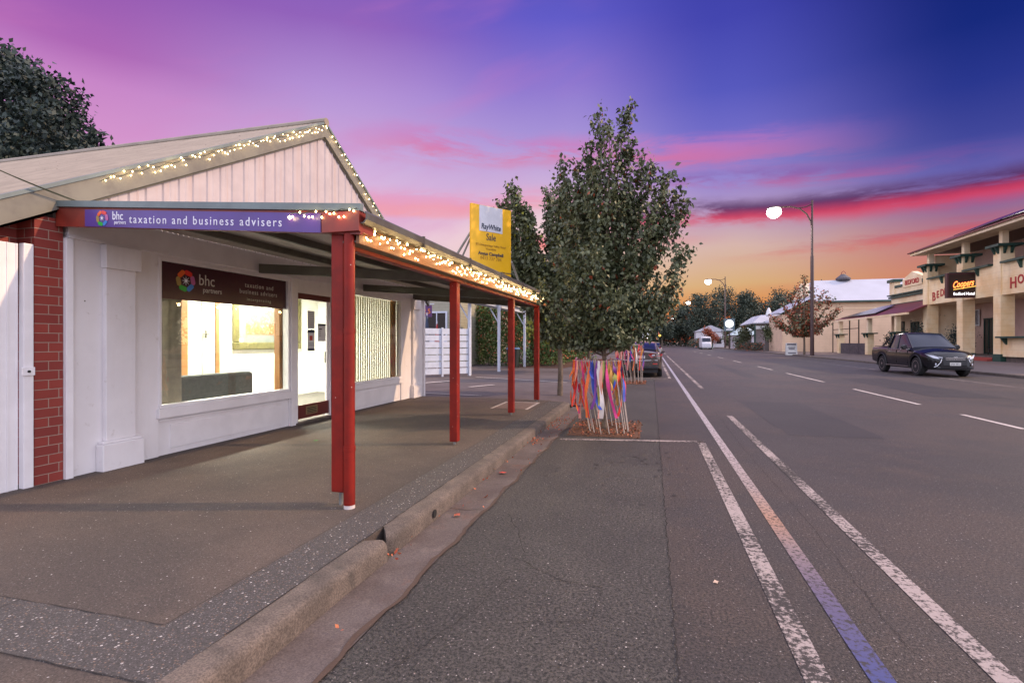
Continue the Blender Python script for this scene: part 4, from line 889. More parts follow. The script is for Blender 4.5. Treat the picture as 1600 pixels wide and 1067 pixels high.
# red-leaved tree across the road
tips = []
for (u, z) in ((-3.4, 4.2), (-2.6, 5.4), (-1.8, 6.4), (-.3, 7.4), (.2, 8.6), (1.0, 7.2), (1.7, 6.4), (2.9, 6.0), (3.8, 4.8), (3.3, 3.8), (-3.0, 3.2), (-1.2, 4.6), (.6, 5.2), (-1.5, 3.0), (1.4, 3.2)):
    tips.append((15.6 + u * .80, 61 + random.uniform(-1.5, 1.5), z, .30, 300, 2.1))
half = [q for q in tips if q[0] < 15.9]; other = [q for q in tips if q[0] >= 15.9]
t = street_tree(15.6, 61, 'open branched street tree turning red across the road by the tall lamp post', tips, 2.3, leaf_a, .25, 1.1, leaf_r, .5, tr=.12)
# big dark tree beyond the shop roof
def blob_tree(name, x, y, label, trunk, blobs, n, size, mat, tr=.3, mat2=None, share=0, cat='tree', droop=.3, z0=0):
    t = thing(name, (x, y, z0), label, cat)
    m = MB(); top = max(b[2] for b in blobs)
    m.tube([(x, y, z0), (x, y, z0 + trunk), (x, y, top * .8)], [tr, tr * .8, tr * .2], 8)
    tot = sum(b[3] ** 2 for b in blobs); P = []
    for (bx_, by_, bz, r) in blobs:
        m.tube([(x, y, z0 + trunk * .8), ((x + bx_) / 2, (y + by_) / 2, (z0 + trunk + bz) / 2 + .1 * r), (bx_, by_, bz)], [tr * .4, tr * .25, tr * .06], 5)
        k = max(6, int(n * r * r / tot / 10)); v = rng.normal(size=(k, 3)); v /= np.linalg.norm(v, axis=1)[:, None]
        c = np.array([bx_, by_, bz]) + v * (r * rng.random(k) ** .33)[:, None] * np.array([1, 1, .8])
        P.append((c[:, None, :] + rng.normal(size=(k, 10, 3)) * size * .8).reshape(-1, 3))
    m.build('trunk', bark, t, smooth=True)
    leafmesh('crown', mat, t, np.concatenate(P), size, droop, mat2, share); return t
# crown parameters in metres round a trunk at x=-45, y=26
bl_ = []
for (a, z, r) in ((-4, 21.5, 2.6), (-1, 21.6, 2.2), (2, 20.4, 2.2), (4.5, 19.2, 2.2), (6.6, 18.0, 2.0), (8.4, 17.3, 1.7), (-3, 18, 3.4), (1, 17, 3.2), (4.5, 16, 2.8), (7.5, 15.2, 2.3), (9.4, 14.9, 1.6), (-3, 14, 3.4), (1, 13.4, 3), (5, 13, 2.6), (8.8, 12.6, 2.2), (10.6, 13.2, 1.3), (-7, 19, 3.5), (-8, 14, 3.5), (6.3, 17.0, 1.6)):
    bl_.append((-45.2 + a, 26 + random.uniform(-2.5, 2.5) - a * .3, z - .25, r * .9))
blob_tree('shade_tree', -45, 26, 'large dark broad-crowned tree rising behind the cream shop roof', 7, bl_, 34000, .36, leaf_b, .5, droop=.1)
# ================================================================ TREE GUARDS WITH RIBBONS
def tree_pit(x0, x1, y0, y1):
    m = MB(); n = 14
    for i in range(n + 1):
        for j in range(n + 1): m.v.append((x0 + (x1 - x0) * i / n, y0 + (y1 - y0) * j / n, .004 + (random.random() * .035 if 0 < i < n and 0 < j < n else 0)))
    m.f = [(i * (n + 1) + j, (i + 1) * (n + 1) + j, (i + 1) * (n + 1) + j + 1, i * (n + 1) + j + 1) for i in range(n) for j in range(n)]
    m.build('mulch', mulch_m, kind='structure')
    P = [(random.uniform(x0, x1), random.uniform(y0, y1), .03 + random.random() * .02) for _ in range(500)]
    leafmesh('mulch_chips', mulch_chip, None, P, .05, 0, kind='stuff', mat2=leaf_dry, share=.3)
tree_pit(-1.36, -.18, 8.52, 10.1); tree_pit(-1.36, -.2, 19.2, 20.7)
def guard(cx, cy, label, lean, r_top, h, nst, seed, rib_n, length=1.0, wk=1.):
    rnd = random.Random(seed); t = thing('tree_guard', (cx, cy, 0), label, 'tree guard')
    tops = []
    for i in range(nst):
        a = 2 * math.pi * i / nst + .2; b = Vector((cx + .33 * math.cos(a) + .10, cy + .33 * math.sin(a), 0)); q = Vector((cx + r_top * math.cos(a) + lean[0], cy + r_top * math.sin(a) + lean[1], h + rnd.uniform(-.02, .02)))
        MB().tube([b, q], .0085, 6).build('stake', stake, t); tops.append((a, q))
    ring = [Vector((cx + (r_top + .012) * math.cos(a) + lean[0], cy + (r_top + .012) * math.sin(a) + lean[1], h - .02)) for a in [2 * math.pi * k / 32 for k in range(33)]]
    MB().tube(ring, .007, 6, cap=False).build('hoop', stake, t)
    # ribbons knotted to the hoop, hanging and drifting
    for i in range(rib_n):
        a = 2 * math.pi * i / rib_n + rnd.uniform(-.05, .05)
        if rnd.random() < .12: continue
        mt_ = ribbons[rnd.choice((0, 1, 0, 1, 8, 2, 2, 3, 4, 5, 6, 7, 8, 5, 9, 4, 2, 7) if math.cos(a) > -.45 else (0, 0, 1, 0, 1, 8, 3))]; P0 = Vector((cx + (r_top + .02) * math.cos(a) + lean[0], cy + (r_top + .02) * math.sin(a) + lean[1], h - .005)); ln = rnd.choice((.3, .5, .6, .7, .8, .95)) * length; wd = rnd.uniform(.016, .042)
        if math.cos(a) < -.6: ln *= 1.12
        tan = Vector((-math.sin(a), math.cos(a), 0)); outw = Vector((math.cos(a), math.sin(a), 0)); ph = rnd.uniform(0, 6); tw = rnd.uniform(-.12, .12); n = 14; m = MB()
        drift = rnd.uniform(-.10, .14)
        for k in range(n + 1):
            s_ = k / n; c = P0 + outw * (.02 + .03 * math.sin(ph + s_ * 7) * s_) + Vector((drift * s_ * s_, 0, -ln * s_)) + tan * (.035 * math.sin(ph * 2 + s_ * 5) * s_ + tw * s_)
            ww = wd * (.35 + .65 * min(1, s_ * 5)) * (1 - .25 * math.sin(ph + s_ * 4) ** 2); dirv = (tan + outw * math.sin(ph + s_ * 5) * .7).normalized()
            m.v += [tuple(c - dirv * ww), tuple(c + dirv * ww)]
        m.f = [(2 * k, 2 * k + 1, 2 * k + 3, 2 * k + 2) for k in range(n)]
        m.build('ribbon', mt_, t, smooth=True)
    for i in range(rib_n // 2):   # knots
        a = 2 * math.pi * (i + rnd.random()) / (rib_n // 2); q = Vector((cx + (r_top + .01) * math.cos(a) + lean[0], cy + (r_top + .01) * math.sin(a) + lean[1], h + .0)); m = MB()
        d = Vector((rnd.uniform(-1, 1), rnd.uniform(-1, 1), rnd.uniform(-.2, .9))).normalized() * .04; e = Vector((rnd.uniform(-1, 1), rnd.uniform(-1, 1), .3)).normalized() * .03
        m.add([q, q + d + e * .5, q + d - e * .5, q - d * .8 + e * .6, q - d * .8 - e * .4], [(0, 1, 2), (0, 3, 4)]); m.build('knot', rnd.choice(ribbons), t)
guard(-.80, 9.0, 'ring of pale stakes hung with bright red and blue ribbons at the near tree pit', (-.10, 0), .37, 1.24, 15, 3, 62, 1.0)
guard(-.75, 19.9, 'ring of pale stakes with mixed ribbons beside the bronze parked car', (-.04, 0), .48, 1.45, 16, 11, 40, 1.0)
# ================================================================ CARS
def interp(tab, x):
    if x <= tab[0][0]: return tab[0][1]
    for (a, b), (c, d) in zip(tab, tab[1:]):
        if x <= c: return b + (d - b) * (x - a) / (c - a)
    return tab[-1][1]
def loft(stations):
    m = MB(); k = len(stations[0]); full = 2 * k - 1
    for stn in stations:
        for (x, y, z) in stn: m.v.append((x, y, z))
        for (x, y, z) in stn[-2::-1]: m.v.append((x, -y, z))
    for i in range(len(stations) - 1):
        for j in range(full - 1): m.f.append((i * full + j, i * full + j + 1, (i + 1) * full + j + 1, (i + 1) * full + j))
        m.f.append((i * full + full - 1, i * full, (i + 1) * full, (i + 1) * full + full - 1))
    m.f.append(tuple(range(full))[::-1]); m.f.append(tuple(range((len(stations) - 1) * full, len(stations) * full)))
    return m
def wheel(t, x, y, r, side, wdt=.22):
    o = MB().lathe([(r * .66, -wdt / 2), (r * .92, -wdt / 2), (r, -wdt / 2 + .03), (r, wdt / 2 - .03), (r * .92, wdt / 2), (r * .66, wdt / 2)], (x, y, r), 'y', 28).build('wheel', tyre_m, t, smooth=True)
    m = MB(); yo = y + side * (wdt / 2 + .004); m.lathe([(r * .66, -.06 * side), (r * .66, .0), (r * .60, .0), (r * .58, -.045 * side)], (x, yo, r), 'y', 28); m.lathe([(.06, -.05 * side), (.06, .005 * side), (.04, .012 * side)], (x, yo, r), 'y', 12)
    for k in range(6):
        a = 2 * math.pi * k / 6; d = Vector((math.cos(a), 0, math.sin(a))); q = Vector((-math.sin(a), 0, math.cos(a)))
        c = Vector((x, yo - side * .02, r)); m.hexa([c + d * .04 - q * .035, c + d * r * .61 - q * .022, c + d * r * .61 + q * .022, c + d * .04 + q * .035] + [p - Vector((0, side * .025, 0)) for p in (c + d * .04 - q * .035, c + d * r * .61 - q * .022, c + d * r * .61 + q * .022, c + d * .04 + q * .035)])
    m.build('rim', rim_m, o); return o
def car_shell(t, xs, wtab, ztop, zsh, zbot, arches, ar, wc, paintm, tumble=.0):
    S = []
    for x in xs:
        w_ = interp(wtab, x); zb = interp(zbot, x)
        for ax in arches:
            if abs(x - ax) < ar: zb = max(zb, wc + math.sqrt(ar * ar - (x - ax) ** 2))
        zs = interp(zsh, x); zt = max(interp(ztop, x), zs + .004); zb = min(zb, zs - .12); zm = zb + (zs - zb) * .5
        S.append([(x, w_ - .10, zb), (x, w_ - .012, zb + .006), (x, w_ + .008, zb + (zs - zb) * .35), (x, w_ + .012, zm + (zs - zm) * .35), (x, w_ - .012, zs - .05), (x, w_ - .05, zs), (x, w_ * .62, (zs + 2 * zt) / 3), (x, w_ * .3, zt), (x, 0, zt + .008)])
    return loft(S).build('body', paintm, t, smooth=True, sharp=32)
def at_car(t):     # car meshes are built round the origin, then the empty is moved
    BASE[t.name] = Vector((0, 0, 0))
def side_glass(m, pts, off):
    """flat polygon pts (x, z) leaning between belt and roof, both sides"""
    pass
# ---- pickup: +x forward
pk = thing('pickup_truck', (0, 0, 0), 'shiny black four-door pickup truck parked at the kerb in front of the hotel', 'pickup truck'); at_car(pk)
xs = sorted(set([round(v, 3) for v in np.arange(-2.62, 2.66, .06)] + [2.60, 2.64, 2.66, -2.60, -.93, -.90]))
car_shell(pk, xs, [(-2.62, .84), (-2.5, .89), (-1.4, .905), (1.65, .905), (2.05, .89), (2.35, .80), (2.55, .66), (2.66, .50)],
          [(-2.62, 1.18), (-.93, 1.20), (-.90, 1.14), (.9, 1.14), (1.05, 1.17), (1.7, 1.14), (2.2, 1.06), (2.45, .98), (2.66, .80)],
          [(-2.62, 1.14), (-.93, 1.16), (-.90, 1.10), (.9, 1.09), (1.6, 1.04), (2.2, .95), (2.5, .84), (2.66, .72)],
          [(-2.62, .55), (-2.2, .46), (-1.0, .40), (1.1, .40), (2.2, .42), (2.45, .34), (2.66, .36)], (-1.42, 1.63), .47, .38, car_black)
MB().box(-2.50, -.95, -.78, .78, 1.185, 1.215).build('tray_cover', black_plastic, pk, bevel=.01)
def greenhouse(t, stn, glassm):
    S = []
    for (x, zr_, wr, wb, zb) in stn: S.append([(x, wb, zb), (x, wb - .01, zb + .01), (x, (wb + wr * 2) / 3 + .012, zb + (zr_ - zb) * .65), (x, wr, zr_ - .01), (x, wr - .06, zr_ + .01), (x, wr * .5, zr_ + .028), (x, 0, zr_ + .035)])
    return loft(S).build('cabin_glass', glassm, t, smooth=True, sharp=30)
greenhouse(pk, [(-1.02, 1.14, .70, .80, 1.10), (-.93, 1.36, .70, .80, 1.10), (-.72, 1.70, .66, .83, 1.10), (-.45, 1.745, .655, .84, 1.09), (0, 1.765, .655, .84, 1.09), (.28, 1.75, .65, .84, 1.09), (.45, 1.66, .67, .84, 1.09), (.80, 1.42, .73, .83, 1.09), (1.15, 1.17, .78, .80, 1.09)], car_glass)
def roofskin(t, stn, paintm):
    S = []
    for (x, z, w_) in stn: S.append([(x, w_ - .02, z - .035), (x, w_ + .008, z - .02), (x, w_ - .03, z + .018), (x, w_ * .5, z + .04), (x, 0, z + .046)])
    return loft(S).build('roof', paintm, t, smooth=True)
roofskin(pk, [(-.80, 1.66, .66), (-.70, 1.715, .66), (-.45, 1.748, .66), (0, 1.768, .66), (.26, 1.755, .655), (.33, 1.735, .655)], car_black)
def pillars(t, segs, paintm, r=.032):
    for s in (-1, 1):
        for (p, q, rr) in segs: MB().tube([(p[0], s * p[1], p[2]), (q[0], s * q[1], q[2])], rr, 6).build('pillar', paintm, t)
pillars(pk, [((1.16, .80, 1.12), (.34, .655, 1.745), .030), ((-.10, .845, 1.09), (-.16, .665, 1.745), .035), ((-.96, .80, 1.12), (-.76, .665, 1.70), .05), ((1.0, .845, 1.085), (-.95, .845, 1.10), .018)], car_black)
for s in (-1, 1):
    MB().box(-.9, .95, s * .9 - .012, s * .9 + .014, 1.06, 1.075).build('window_trim', chrome, pk)
    for x in (.12, -.72): MB().box(x, x + .17, s * .912 - .015, s * .912 + .02, .97, 1.0).build('door_handle', chrome, pk, bevel=.006)
    m = MB(); 
    for k in (.95, -.03): m.box(k, k + .008, s * .908 - .01, s * .908 + .008, .48, 1.05)
    m.build('door_gap', dark, pk)
    mr = MB().lathe([(.02, -.05), (.10, -.04), (.11, .0), (.07, .07)], (.86, s * 1.00, 1.18), 'x', 12); mr.v = [(x, s * 1.0 + (y - s * 1.0) * 1.15, z) for x, y, z in mr.v]
    mr.build('wing_mirror', car_black, pk, smooth=True); MB().box(.84, .90, min(s * .86, s * .96), max(s * .86, s * .96), 1.12, 1.15).build('mirror_arm', black_plastic, pk)
    # headlight: swept wedge wrapping the corner
    q = [(2.50, .66, .86), (2.57, .60, .84), (2.62, .42, .80), (2.63, .40, .75), (2.60, .55, .73), (2.52, .68, .76), (2.36, .80, .86), (2.22, .86, .92), (2.38, .79, .90)]
    c = [Vector((x + .012, s * (y + .012), z)) for x, y, z in q]; ctr = sum(c, Vector()) / len(c) + Vector((.02, s * .02, 0))
    m = MB(); m.add([tuple(ctr)] + [tuple(p) for p in c], [(0, i + 1, (i + 1) % len(c) + 1) for i in range(len(c))]); m.build('headlight', headlight_m, pk, smooth=True)
    MB().lathe([(.055, 0), (.05, .02), (.02, .03)], (2.56, s * .60, .52), 'x', 14).build('fog_light', headlight_m, pk)
    MB().tube([(2.66, s * .46, .72), (2.67, s * .50, .6), (2.63, s * .60, .45), (2.57, s * .68, .40)], .014, 6).build('chrome_blade', chrome, pk)
    for ax in (-1.42, 1.63):
        P = [(ax + .475 * math.cos(R(a)), s * .915, .38 + .475 * math.sin(R(a))) for a in range(-8, 189, 14)]
        MB().tube(P, .022, 6).build('wheel_arch', black_plastic, pk)
    MB().box(-.95, 1.1, min(s * .86, s * .95), max(s * .86, s * .95), .36, .39).build('side_step', chrome, pk)
    MB().tube([(-1.0, s * .72, 1.2), (-1.12, s * .66, 1.60), (-1.75, s * .72, 1.22)], .04, 8).build('sports_bar', black_plastic, pk)
    wheel(pk, 1.63, s * .80, .385, s); wheel(pk, -1.42, s * .80, .385, s)
MB().tube([(-1.12, -.66, 1.58), (-1.12, .66, 1.58)], .04, 8).build('sports_bar', black_plastic, pk)
MB().box(2.58, 2.675, -.42, .42, .46, .80).build('grille', black_plastic, pk, bevel=.02)
for z in (.70, .755): MB().box(2.672, 2.688, -.34, .34, z, z + .02).build('grille_bar', chrome, pk)
m = MB()
for k in (-.045, .0, .045): m.hexa([(2.69, k - .02, .80), (2.69, k, .775), (2.69, k + .02, .80), (2.69, k, .825), (2.70, k - .02, .80), (2.70, k, .775), (2.70, k + .02, .80), (2.70, k, .825)])
m.build('emblem', chrome, pk)
MB().box(2.0, 2.655, -.62, .62, .33, .44).build('bumper_lower', black_plastic, pk, bevel=.03)
MB().box(2.672, 2.682, -.19, .19, .47, .585).build('number_plate', plate_m, pk)
BASE_pl = text('plate_text', 'S764 BKV', .085, ink, pk, (2.683, 0, .497), (0, 1, 0), Zd, align='CENTER', bold=.001)
MB().box(-2.4, 2.3, -.72, .72, .28, .45).build('underbody', black_plastic, pk)
pk.location = (12.5, 29.3, 0); pk.rotation_euler = (0, 0, R(-88)); pk.scale = (1.07, 1.07, 1.09)
# ---- sedan seen from behind
sd_ = thing('parked_sedan', (0, 0, 0), 'bronze sedan parked beyond the second ribbon guard, seen from behind', 'car'); at_car(sd_)
xs = [round(v, 3) for v in np.arange(-2.24, 2.26, .06)] + [2.28]
car_shell(sd_, xs, [(-2.24, .66), (-2.18, .76), (-2.0, .85), (-1.3, .89), (1.4, .89), (1.9, .82), (2.28, .5)],
          [(-2.24, 1.02), (-2.16, 1.09), (-1.75, 1.13), (-1.4, 1.12), (1.0, .98), (1.8, .88), (2.28, .68)],
          [(-2.24, .98), (-2.1, 1.02), (-1.2, .99), (1.0, .92), (1.8, .82), (2.28, .6)],
          [(-2.24, .40), (-2.0, .34), (-1.6, .2), (1.6, .2), (2.28, .24)], (-1.32, 1.38), .37, .31, car_bronze)
greenhouse(sd_, [(-1.88, 1.13, .60, .66, 1.05), (-1.6, 1.24, .60, .70, 1.05), (-1.15, 1.38, .585, .77, 1.0), (-.75, 1.425, .58, .79, .98), (-.2, 1.445, .59, .80, .96), (.2, 1.42, .59, .80, .95), (.7, 1.2, .65, .79, .95), (1.2, .97, .70, .76, .93)], car_glass)
roofskin(sd_, [(-1.12, 1.375, .575), (-.75, 1.428, .585), (-.2, 1.45, .595), (.15, 1.43, .595), (.25, 1.40, .595)], car_bronze)
pillars(sd_, [((-1.90, .62, 1.11), (-1.12, .585, 1.38), .045), ((1.2, .74, .96), (.22, .595, 1.41), .03), ((-.35, .80, .96), (-.4, .60, 1.43), .03)], car_bronze)
for s in (-1, 1):
    wheel(sd_, 1.38, s * .78, .315, s, .2); wheel(sd_, -1.32, s * .78, .315, s, .2)
    c = [(-2.255, .30, .93), (-2.255, .42, .99), (-2.235, .62, 1.0), (-2.08, .83, .985), (-1.86, .885, .96), (-2.06, .865, .90), (-2.20, .74, .87), (-2.26, .55, .86), (-2.265, .44, .80)]
    m = MB(); cc = [Vector((x - .008, s * (y + .006), z)) for x, y, z in c]; ctr = sum(cc, Vector()) / len(cc) + Vector((-.03, s * .02, 0)); m.add([tuple(ctr)] + [tuple(p) for p in cc], [(0, i + 1, (i + 1) % len(cc) + 1) for i in range(len(cc))])
    m.build('tail_light', tail_m, sd_, smooth=True)
    MB().box(-2.285, -2.262, min(s * .46, s * .58), max(s * .46, s * .58), .885, .935).build('reverse_light', headlight_m, sd_, bevel=.01)
    MB().box(-2.262, -2.20, min(s * .50, s * .68), max(s * .50, s * .68), .545, .575).build('reflector', tail_lit, sd_)
    MB().tube([(.70, s * .86, .97), (.70, s * .97, 1.0)], .02, 6).build('mirror_arm', black_plastic, sd_); MB().box(.62, .74, min(s * .90, s * 1.04), max(s * .90, s * 1.04), .95, 1.07).build('wing_mirror', car_bronze, sd_, bevel=.03)
MB().box(-2.252, -2.24, -.185, .185, .78, .89).build('number_plate', plate_m, sd_)
text('plate_text', 'XRV 524', .08, ink, sd_, (-2.2535, 0, .806), (0, -1, 0), Zd, align='CENTER')
MB().box(-2.262, -2.24, -.05, .05, .955, .99).build('emblem', chrome, sd_, bevel=.01)
MB().box(-2.27, -2.15, -.72, .72, .345, .47).build('bumper_lower', black_plastic, sd_, bevel=.03)
m = MB().tube([(-2.25, -.70, .70), (-2.275, 0, .685), (-2.25, .70, .70)], .012, 6); m.build('boot_line', chrome, sd_)
MB().box(-2.1, 2.0, -.7, .7, .19, .4).build('underbody', black_plastic, sd_)
sd_.location = (-.46, 25.4, 0); sd_.scale = (1.03, 1.03, 1.05); sd_.rotation_euler = (0, 0, R(90))
# ================================================================ HOTEL (across the road)
HX = 23.6
h = thing('hotel', (26, 46, .13), 'two-storey cream hotel with square pillars, upper balcony and maroon roof across the road', 'hotel')
PY = [54.7, 49.35, 44.75, 39.95, 35.1]        # far faces of the pillars
for i, y1 in enumerate(PY):
    y0 = y1 - .82
    p_ = MB().box(HX, HX + .82, y0, y1, .66, 8.2).build('pillar', hotel_m, h)
    MB().box(HX - .03, HX + .85, y0 - .03, y1 + .03, .12, .66).build('plinth', green_trim, p_)
    MB().box(HX - .32, HX + 1.15, y0 - .34, y1 + .34, 8.2, 8.38).build('capital_slab', green_trim, p_)
    m = MB()
    for (bx0, by0, dx_, dy_) in ((HX - .28, y0 + .15, 1, 0), (HX - .28, y1 - .27, 1, 0), (HX + .14, y0 - .3, 0, 1), (HX + .56, y0 - .3, 0, 1)):
        if dx_: m.hexa([(HX - .05, by0, 7.72), (HX, by0, 7.72), (HX, by0 + .14, 7.72), (HX - .05, by0 + .14, 7.72), (HX - .26, by0, 8.2), (HX, by0, 8.2), (HX, by0 + .14, 8.2), (HX - .26, by0 + .14, 8.2)])
        else: m.hexa([(bx0, y0 - .05, 7.72), (bx0 + .14, y0 - .05, 7.72), (bx0 + .14, y0, 7.72), (bx0, y0, 7.72), (bx0, y0 - .28, 8.2), (bx0 + .14, y0 - .28, 8.2), (bx0 + .14, y0, 8.2), (bx0, y0, 8.2)])
    m.build('bracket', green_trim, p_)
    MB().box(HX + .22, HX + .60, y0 + .22, y1 - .22, 8.38, 9.35).build('upper_post', hotel_plain, p_)
for i in range(4):
    ya, yb = PY[i + 1], PY[i] - .82
    MB().box(HX + .08, HX + .5, ya, yb, 4.80, 6.98).build('balcony_wall', hotel_m, h)
    ld = MB().box(HX - .20, HX + .62, ya + .25, yb - .25, 6.98, 7.12).build('balcony_ledge', green_trim, h)
    ym = (ya + yb) / 2
    MB().hexa([(HX + .03, ym - .1, 6.45), (HX + .08, ym - .1, 6.45), (HX + .08, ym + .1, 6.45), (HX + .03, ym + .1, 6.45), (HX - .16, ym - .1, 6.98), (HX + .08, ym - .1, 6.98), (HX + .08, ym + .1, 6.98), (HX - .16, ym + .1, 6.98)]).build('bracket', green_trim, ld)
    MB().box(HX + .5, 27.6, ya - .5, yb + .5, 4.80, 4.95).build('balcony_floor', hotel_plain, h)
# last bay to the left closes with a low cream wing face on its flank
MB().box(27.2, 27.5, 33, 54.6, .12, 9.3).build('rear_wall', hotel_pink, h)
MB().box(HX + .82, 27.2, 54.35, 54.65, .12, 9.2).build('end_wall', hotel_plain, h)
MB().box(HX + .3, 27.2, 33, 54.35, .12, .50).build('verandah_floor', MATS['kerb_concrete'], h)
for k, z in enumerate((.26, .38, .50)):
    MB().box(HX - .25 + k * .3, HX + .05 + k * .3, 45.0, 47.9, .12, z).build('step', M('red_step', (.30, .05, .035), .7) if 'red_step' not in MATS else MATS['red_step'], h)
MB().hexa([(22.9, 32.5, 9.35), (HX + .9, 32.5, 9.35), (HX + .9, 55.4, 9.35), (22.9, 55.4, 9.35), (22.9, 32.5, 9.62), (HX + .9, 32.5, 9.62), (HX + .9, 55.4, 9.62), (22.9, 55.4, 9.62)]).build('eave_beam', hotel_plain, h)
MB().hexa([(HX + .9, 32.5, 9.42), (34, 32.5, 9.42), (34, 55.4, 9.42), (HX + .9, 55.4, 9.42), (HX + .9, 32.5, 9.5), (34, 32.5, 9.5), (34, 55.4, 9.5), (HX + .9, 55.4, 9.5)]).build('soffit', M('brown_soffit', (.14, .08, .055), .7), h)
rf = MB().add([(22.75, 32.3, 9.64), (22.75, 55.6, 9.64), (29, 50, 12.2), (29, 32.3, 12.2), (34, 55.6, 9.7), (34, 32.3, 9.7), (22.75, 32.3, 9.55), (22.75, 55.6, 9.55), (34, 55.6, 9.5), (34, 32.3, 9.5)], [(0, 1, 2, 3), (1, 4, 2), (4, 5, 3, 2), (0, 6, 7, 1), (1, 7, 8, 4), (6, 7, 8, 9), (0, 3, 5, 9, 6)]).build('roof', hroof, h)
for k in range(5):
    y = 34.2 + k * 2.9; sl = (12.2 - 9.64) / (29 - 22.75)
    zz = lambda x: 9.64 + (x - 22.75) * sl + .16
    MB().hexa([(23.0, y, zz(23.0) - .05), (26, y, zz(26) - .05), (26, y + 2.7, zz(26) - .05), (23.0, y + 2.7, zz(23.0) - .05), (23.0, y, zz(23.0)), (26, y, zz(26)), (26, y + 2.7, zz(26)), (23.0, y + 2.7, zz(23.0))]).build('solar_panel', panel_m, rf)
def hwin(y0, y1, z0, z1, x=27.2, gm=glass_dark, fm=green_trim, par=None, name='window'):
    o = MB().box(x - .05, x - .005, y0, y1, z0, z1).build(name, gm, par or h)
    m = MB()
    for a, b, c, d in ((y0 - .1, y0, z0 - .1, z1 + .1), (y1, y1 + .1, z0 - .1, z1 + .1), (y0, y1, z1, z1 + .1), (y0, y1, z0 - .1, z0), ((y0 + y1) / 2 - .03, (y0 + y1) / 2 + .03, z0, z1)): m.box(x - .09, x - .0, a, b, c, d)
    m.build('frame', fm, o); return o
hwin(34.5, 36, 5.1, 7.9, name='door'); hwin(39.5, 40.7, 5.2, 7.8); hwin(43.2, 44.6, 5.1, 8.0, name='door'); hwin(47.5, 48.8, 5.2, 7.8); hwin(51, 52.2, 5.2, 7.8)
hwin(35, 37.5, 1.3, 3.6, gm=shop_glass_lit); hwin(40.5, 42.2, 1.3, 3.6); hwin(46.2, 47.4, .55, 3.4, name='door'); hwin(51.5, 52.6, .6, 3.4, name='door')
# poster, bench, shelf
t = thing('wall_poster', (25.8, 50.5, 2.6), 'dark framed poster on the inner hotel wall above the bench', 'poster')
MB().box(27.06, 27.10, 49.4, 50.6, 2.3, 3.9).build('frame', dark, t); MB().box(27.045, 27.06, 49.5, 50.5, 2.4, 3.8).build('print', poster_m, t)
t = thing('wall_poster', (25.8, 56, 2.6), 'white framed poster in the opening left of the second hotel pillar', 'poster')
MB().box(27.06, 27.10, 53.2, 54.1, 2.9, 4.3).build('frame', paper, t); MB().box(27.045, 27.06, 53.3, 54.0, 3.0, 4.2).build('print', poster_m, t)
t = thing('bench', (25.2, 47.9, .5), 'dark timber slatted bench on the hotel verandah behind the steps', 'bench')
dkw = M('dark_timber', (.035, .018, .014), .6)
for k in range(4): MB().box(26.0 + .02 * k, 26.04 + .02 * k, 46.9, 49.2, 1.0 + k * .15, 1.10 + k * .15).build('back_slat', dkw, t)
for k in range(3): MB().box(25.5 + k * .15, 25.62 + k * .15, 46.9, 49.2, .93, .97).build('seat_slat', dkw, t)
for y in (47.0, 49.05):
    m = MB().tube([(25.52, y, .5), (25.62, y, .93)], .03).tube([(26.05, y, .5), (25.98, y, .95), (26.1, y, 1.6)], .03).tube([(25.5, y, 1.15), (26.0, y, 1.18)], .025); m.build('side_frame', dkw, t)
def shelf(y0, y1, x, z, par, name='drink_shelf'):
    o = MB().box(x - .45, x, y0, y1, z, z + .12).build(name, green_trim, par)
    for y in (y0 + .3, y1 - .5): MB().hexa([(x - .04, y, z - .45), (x, y, z - .45), (x, y + .16, z - .45), (x - .04, y + .16, z - .45), (x - .35, y, z), (x, y, z), (x, y + .16, z), (x - .35, y + .16, z)]).build('bracket', green_trim, o)
shelf(39.95, 43.9, HX + .1, 1.78, h)
MB().box(HX + .1, HX + .5, 39.95, 43.93, .5, 1.78).build('low_wall', hotel_m, h)
# painted letters on the balcony walls
def arched(s, y0, z, size, parent, mat, x, arch, adv, first=1.25):
    n = len(s)
    for i, ch in enumerate(s):
        u = (i - (n - 1) / 2) / ((n - 1) / 2); zz = z - arch * u * u; sc = size * (first if i == 0 else 1)
        text('lettering', ch, sc, mat, parent, (x, y0 - i * adv - (0 if i == 0 else .12), zz - (.0 if i else .05)), (0, -1, .0), Zd, .012, bold=.018, xs=.95)
arched('BEDFORD', 53.25, 5.42, .84, h, red_letter, HX + .06, .28, .60)
arched('HOTEL', 43.1, 5.48, .84, h, red_letter, HX + .06, .25, .66)
# projecting illuminated sign
t = thing('projecting_sign', (22.5, 46.9, 5.8), 'dark illuminated box sign with yellow script projecting from the hotel pillars', 'sign')
sx0, sx1, sz0, sz1, sy = 21.86, 24.02, 4.88, 6.78, 47.0
MB().box(sx0, sx1, sy, sy + .35, sz0, sz1).build('box', M('maroon_sign_case', (.055, .012, .016), .4), t, bevel=.02)
MB().box(sx0 + .12, sx1 - .1, sy - .012, sy - .002, sz0 + .12, sz1 - .12).build('face', sign_face, t)
text('lettering', 'Coopers', .68, neon_r, t, ((sx0 + sx1) / 2 - .08, sy - .02, 5.72), (1, 0, .14), (0, 0, 1), .004, align='CENTER', shear=.4, bold=.03, xs=.56)
text('lettering', 'Coopers', .68, neon_y, t, ((sx0 + sx1) / 2 - .08, sy - .035, 5.72), (1, 0, .14), (0, 0, 1), .004, align='CENTER', shear=.4, bold=.002, xs=.56)
MB().tube([(sx0 + .4, sy - .03, 5.50), (sx1 - .3, sy - .03, 5.74)], .028, 6).build('underline', neon_y, t)
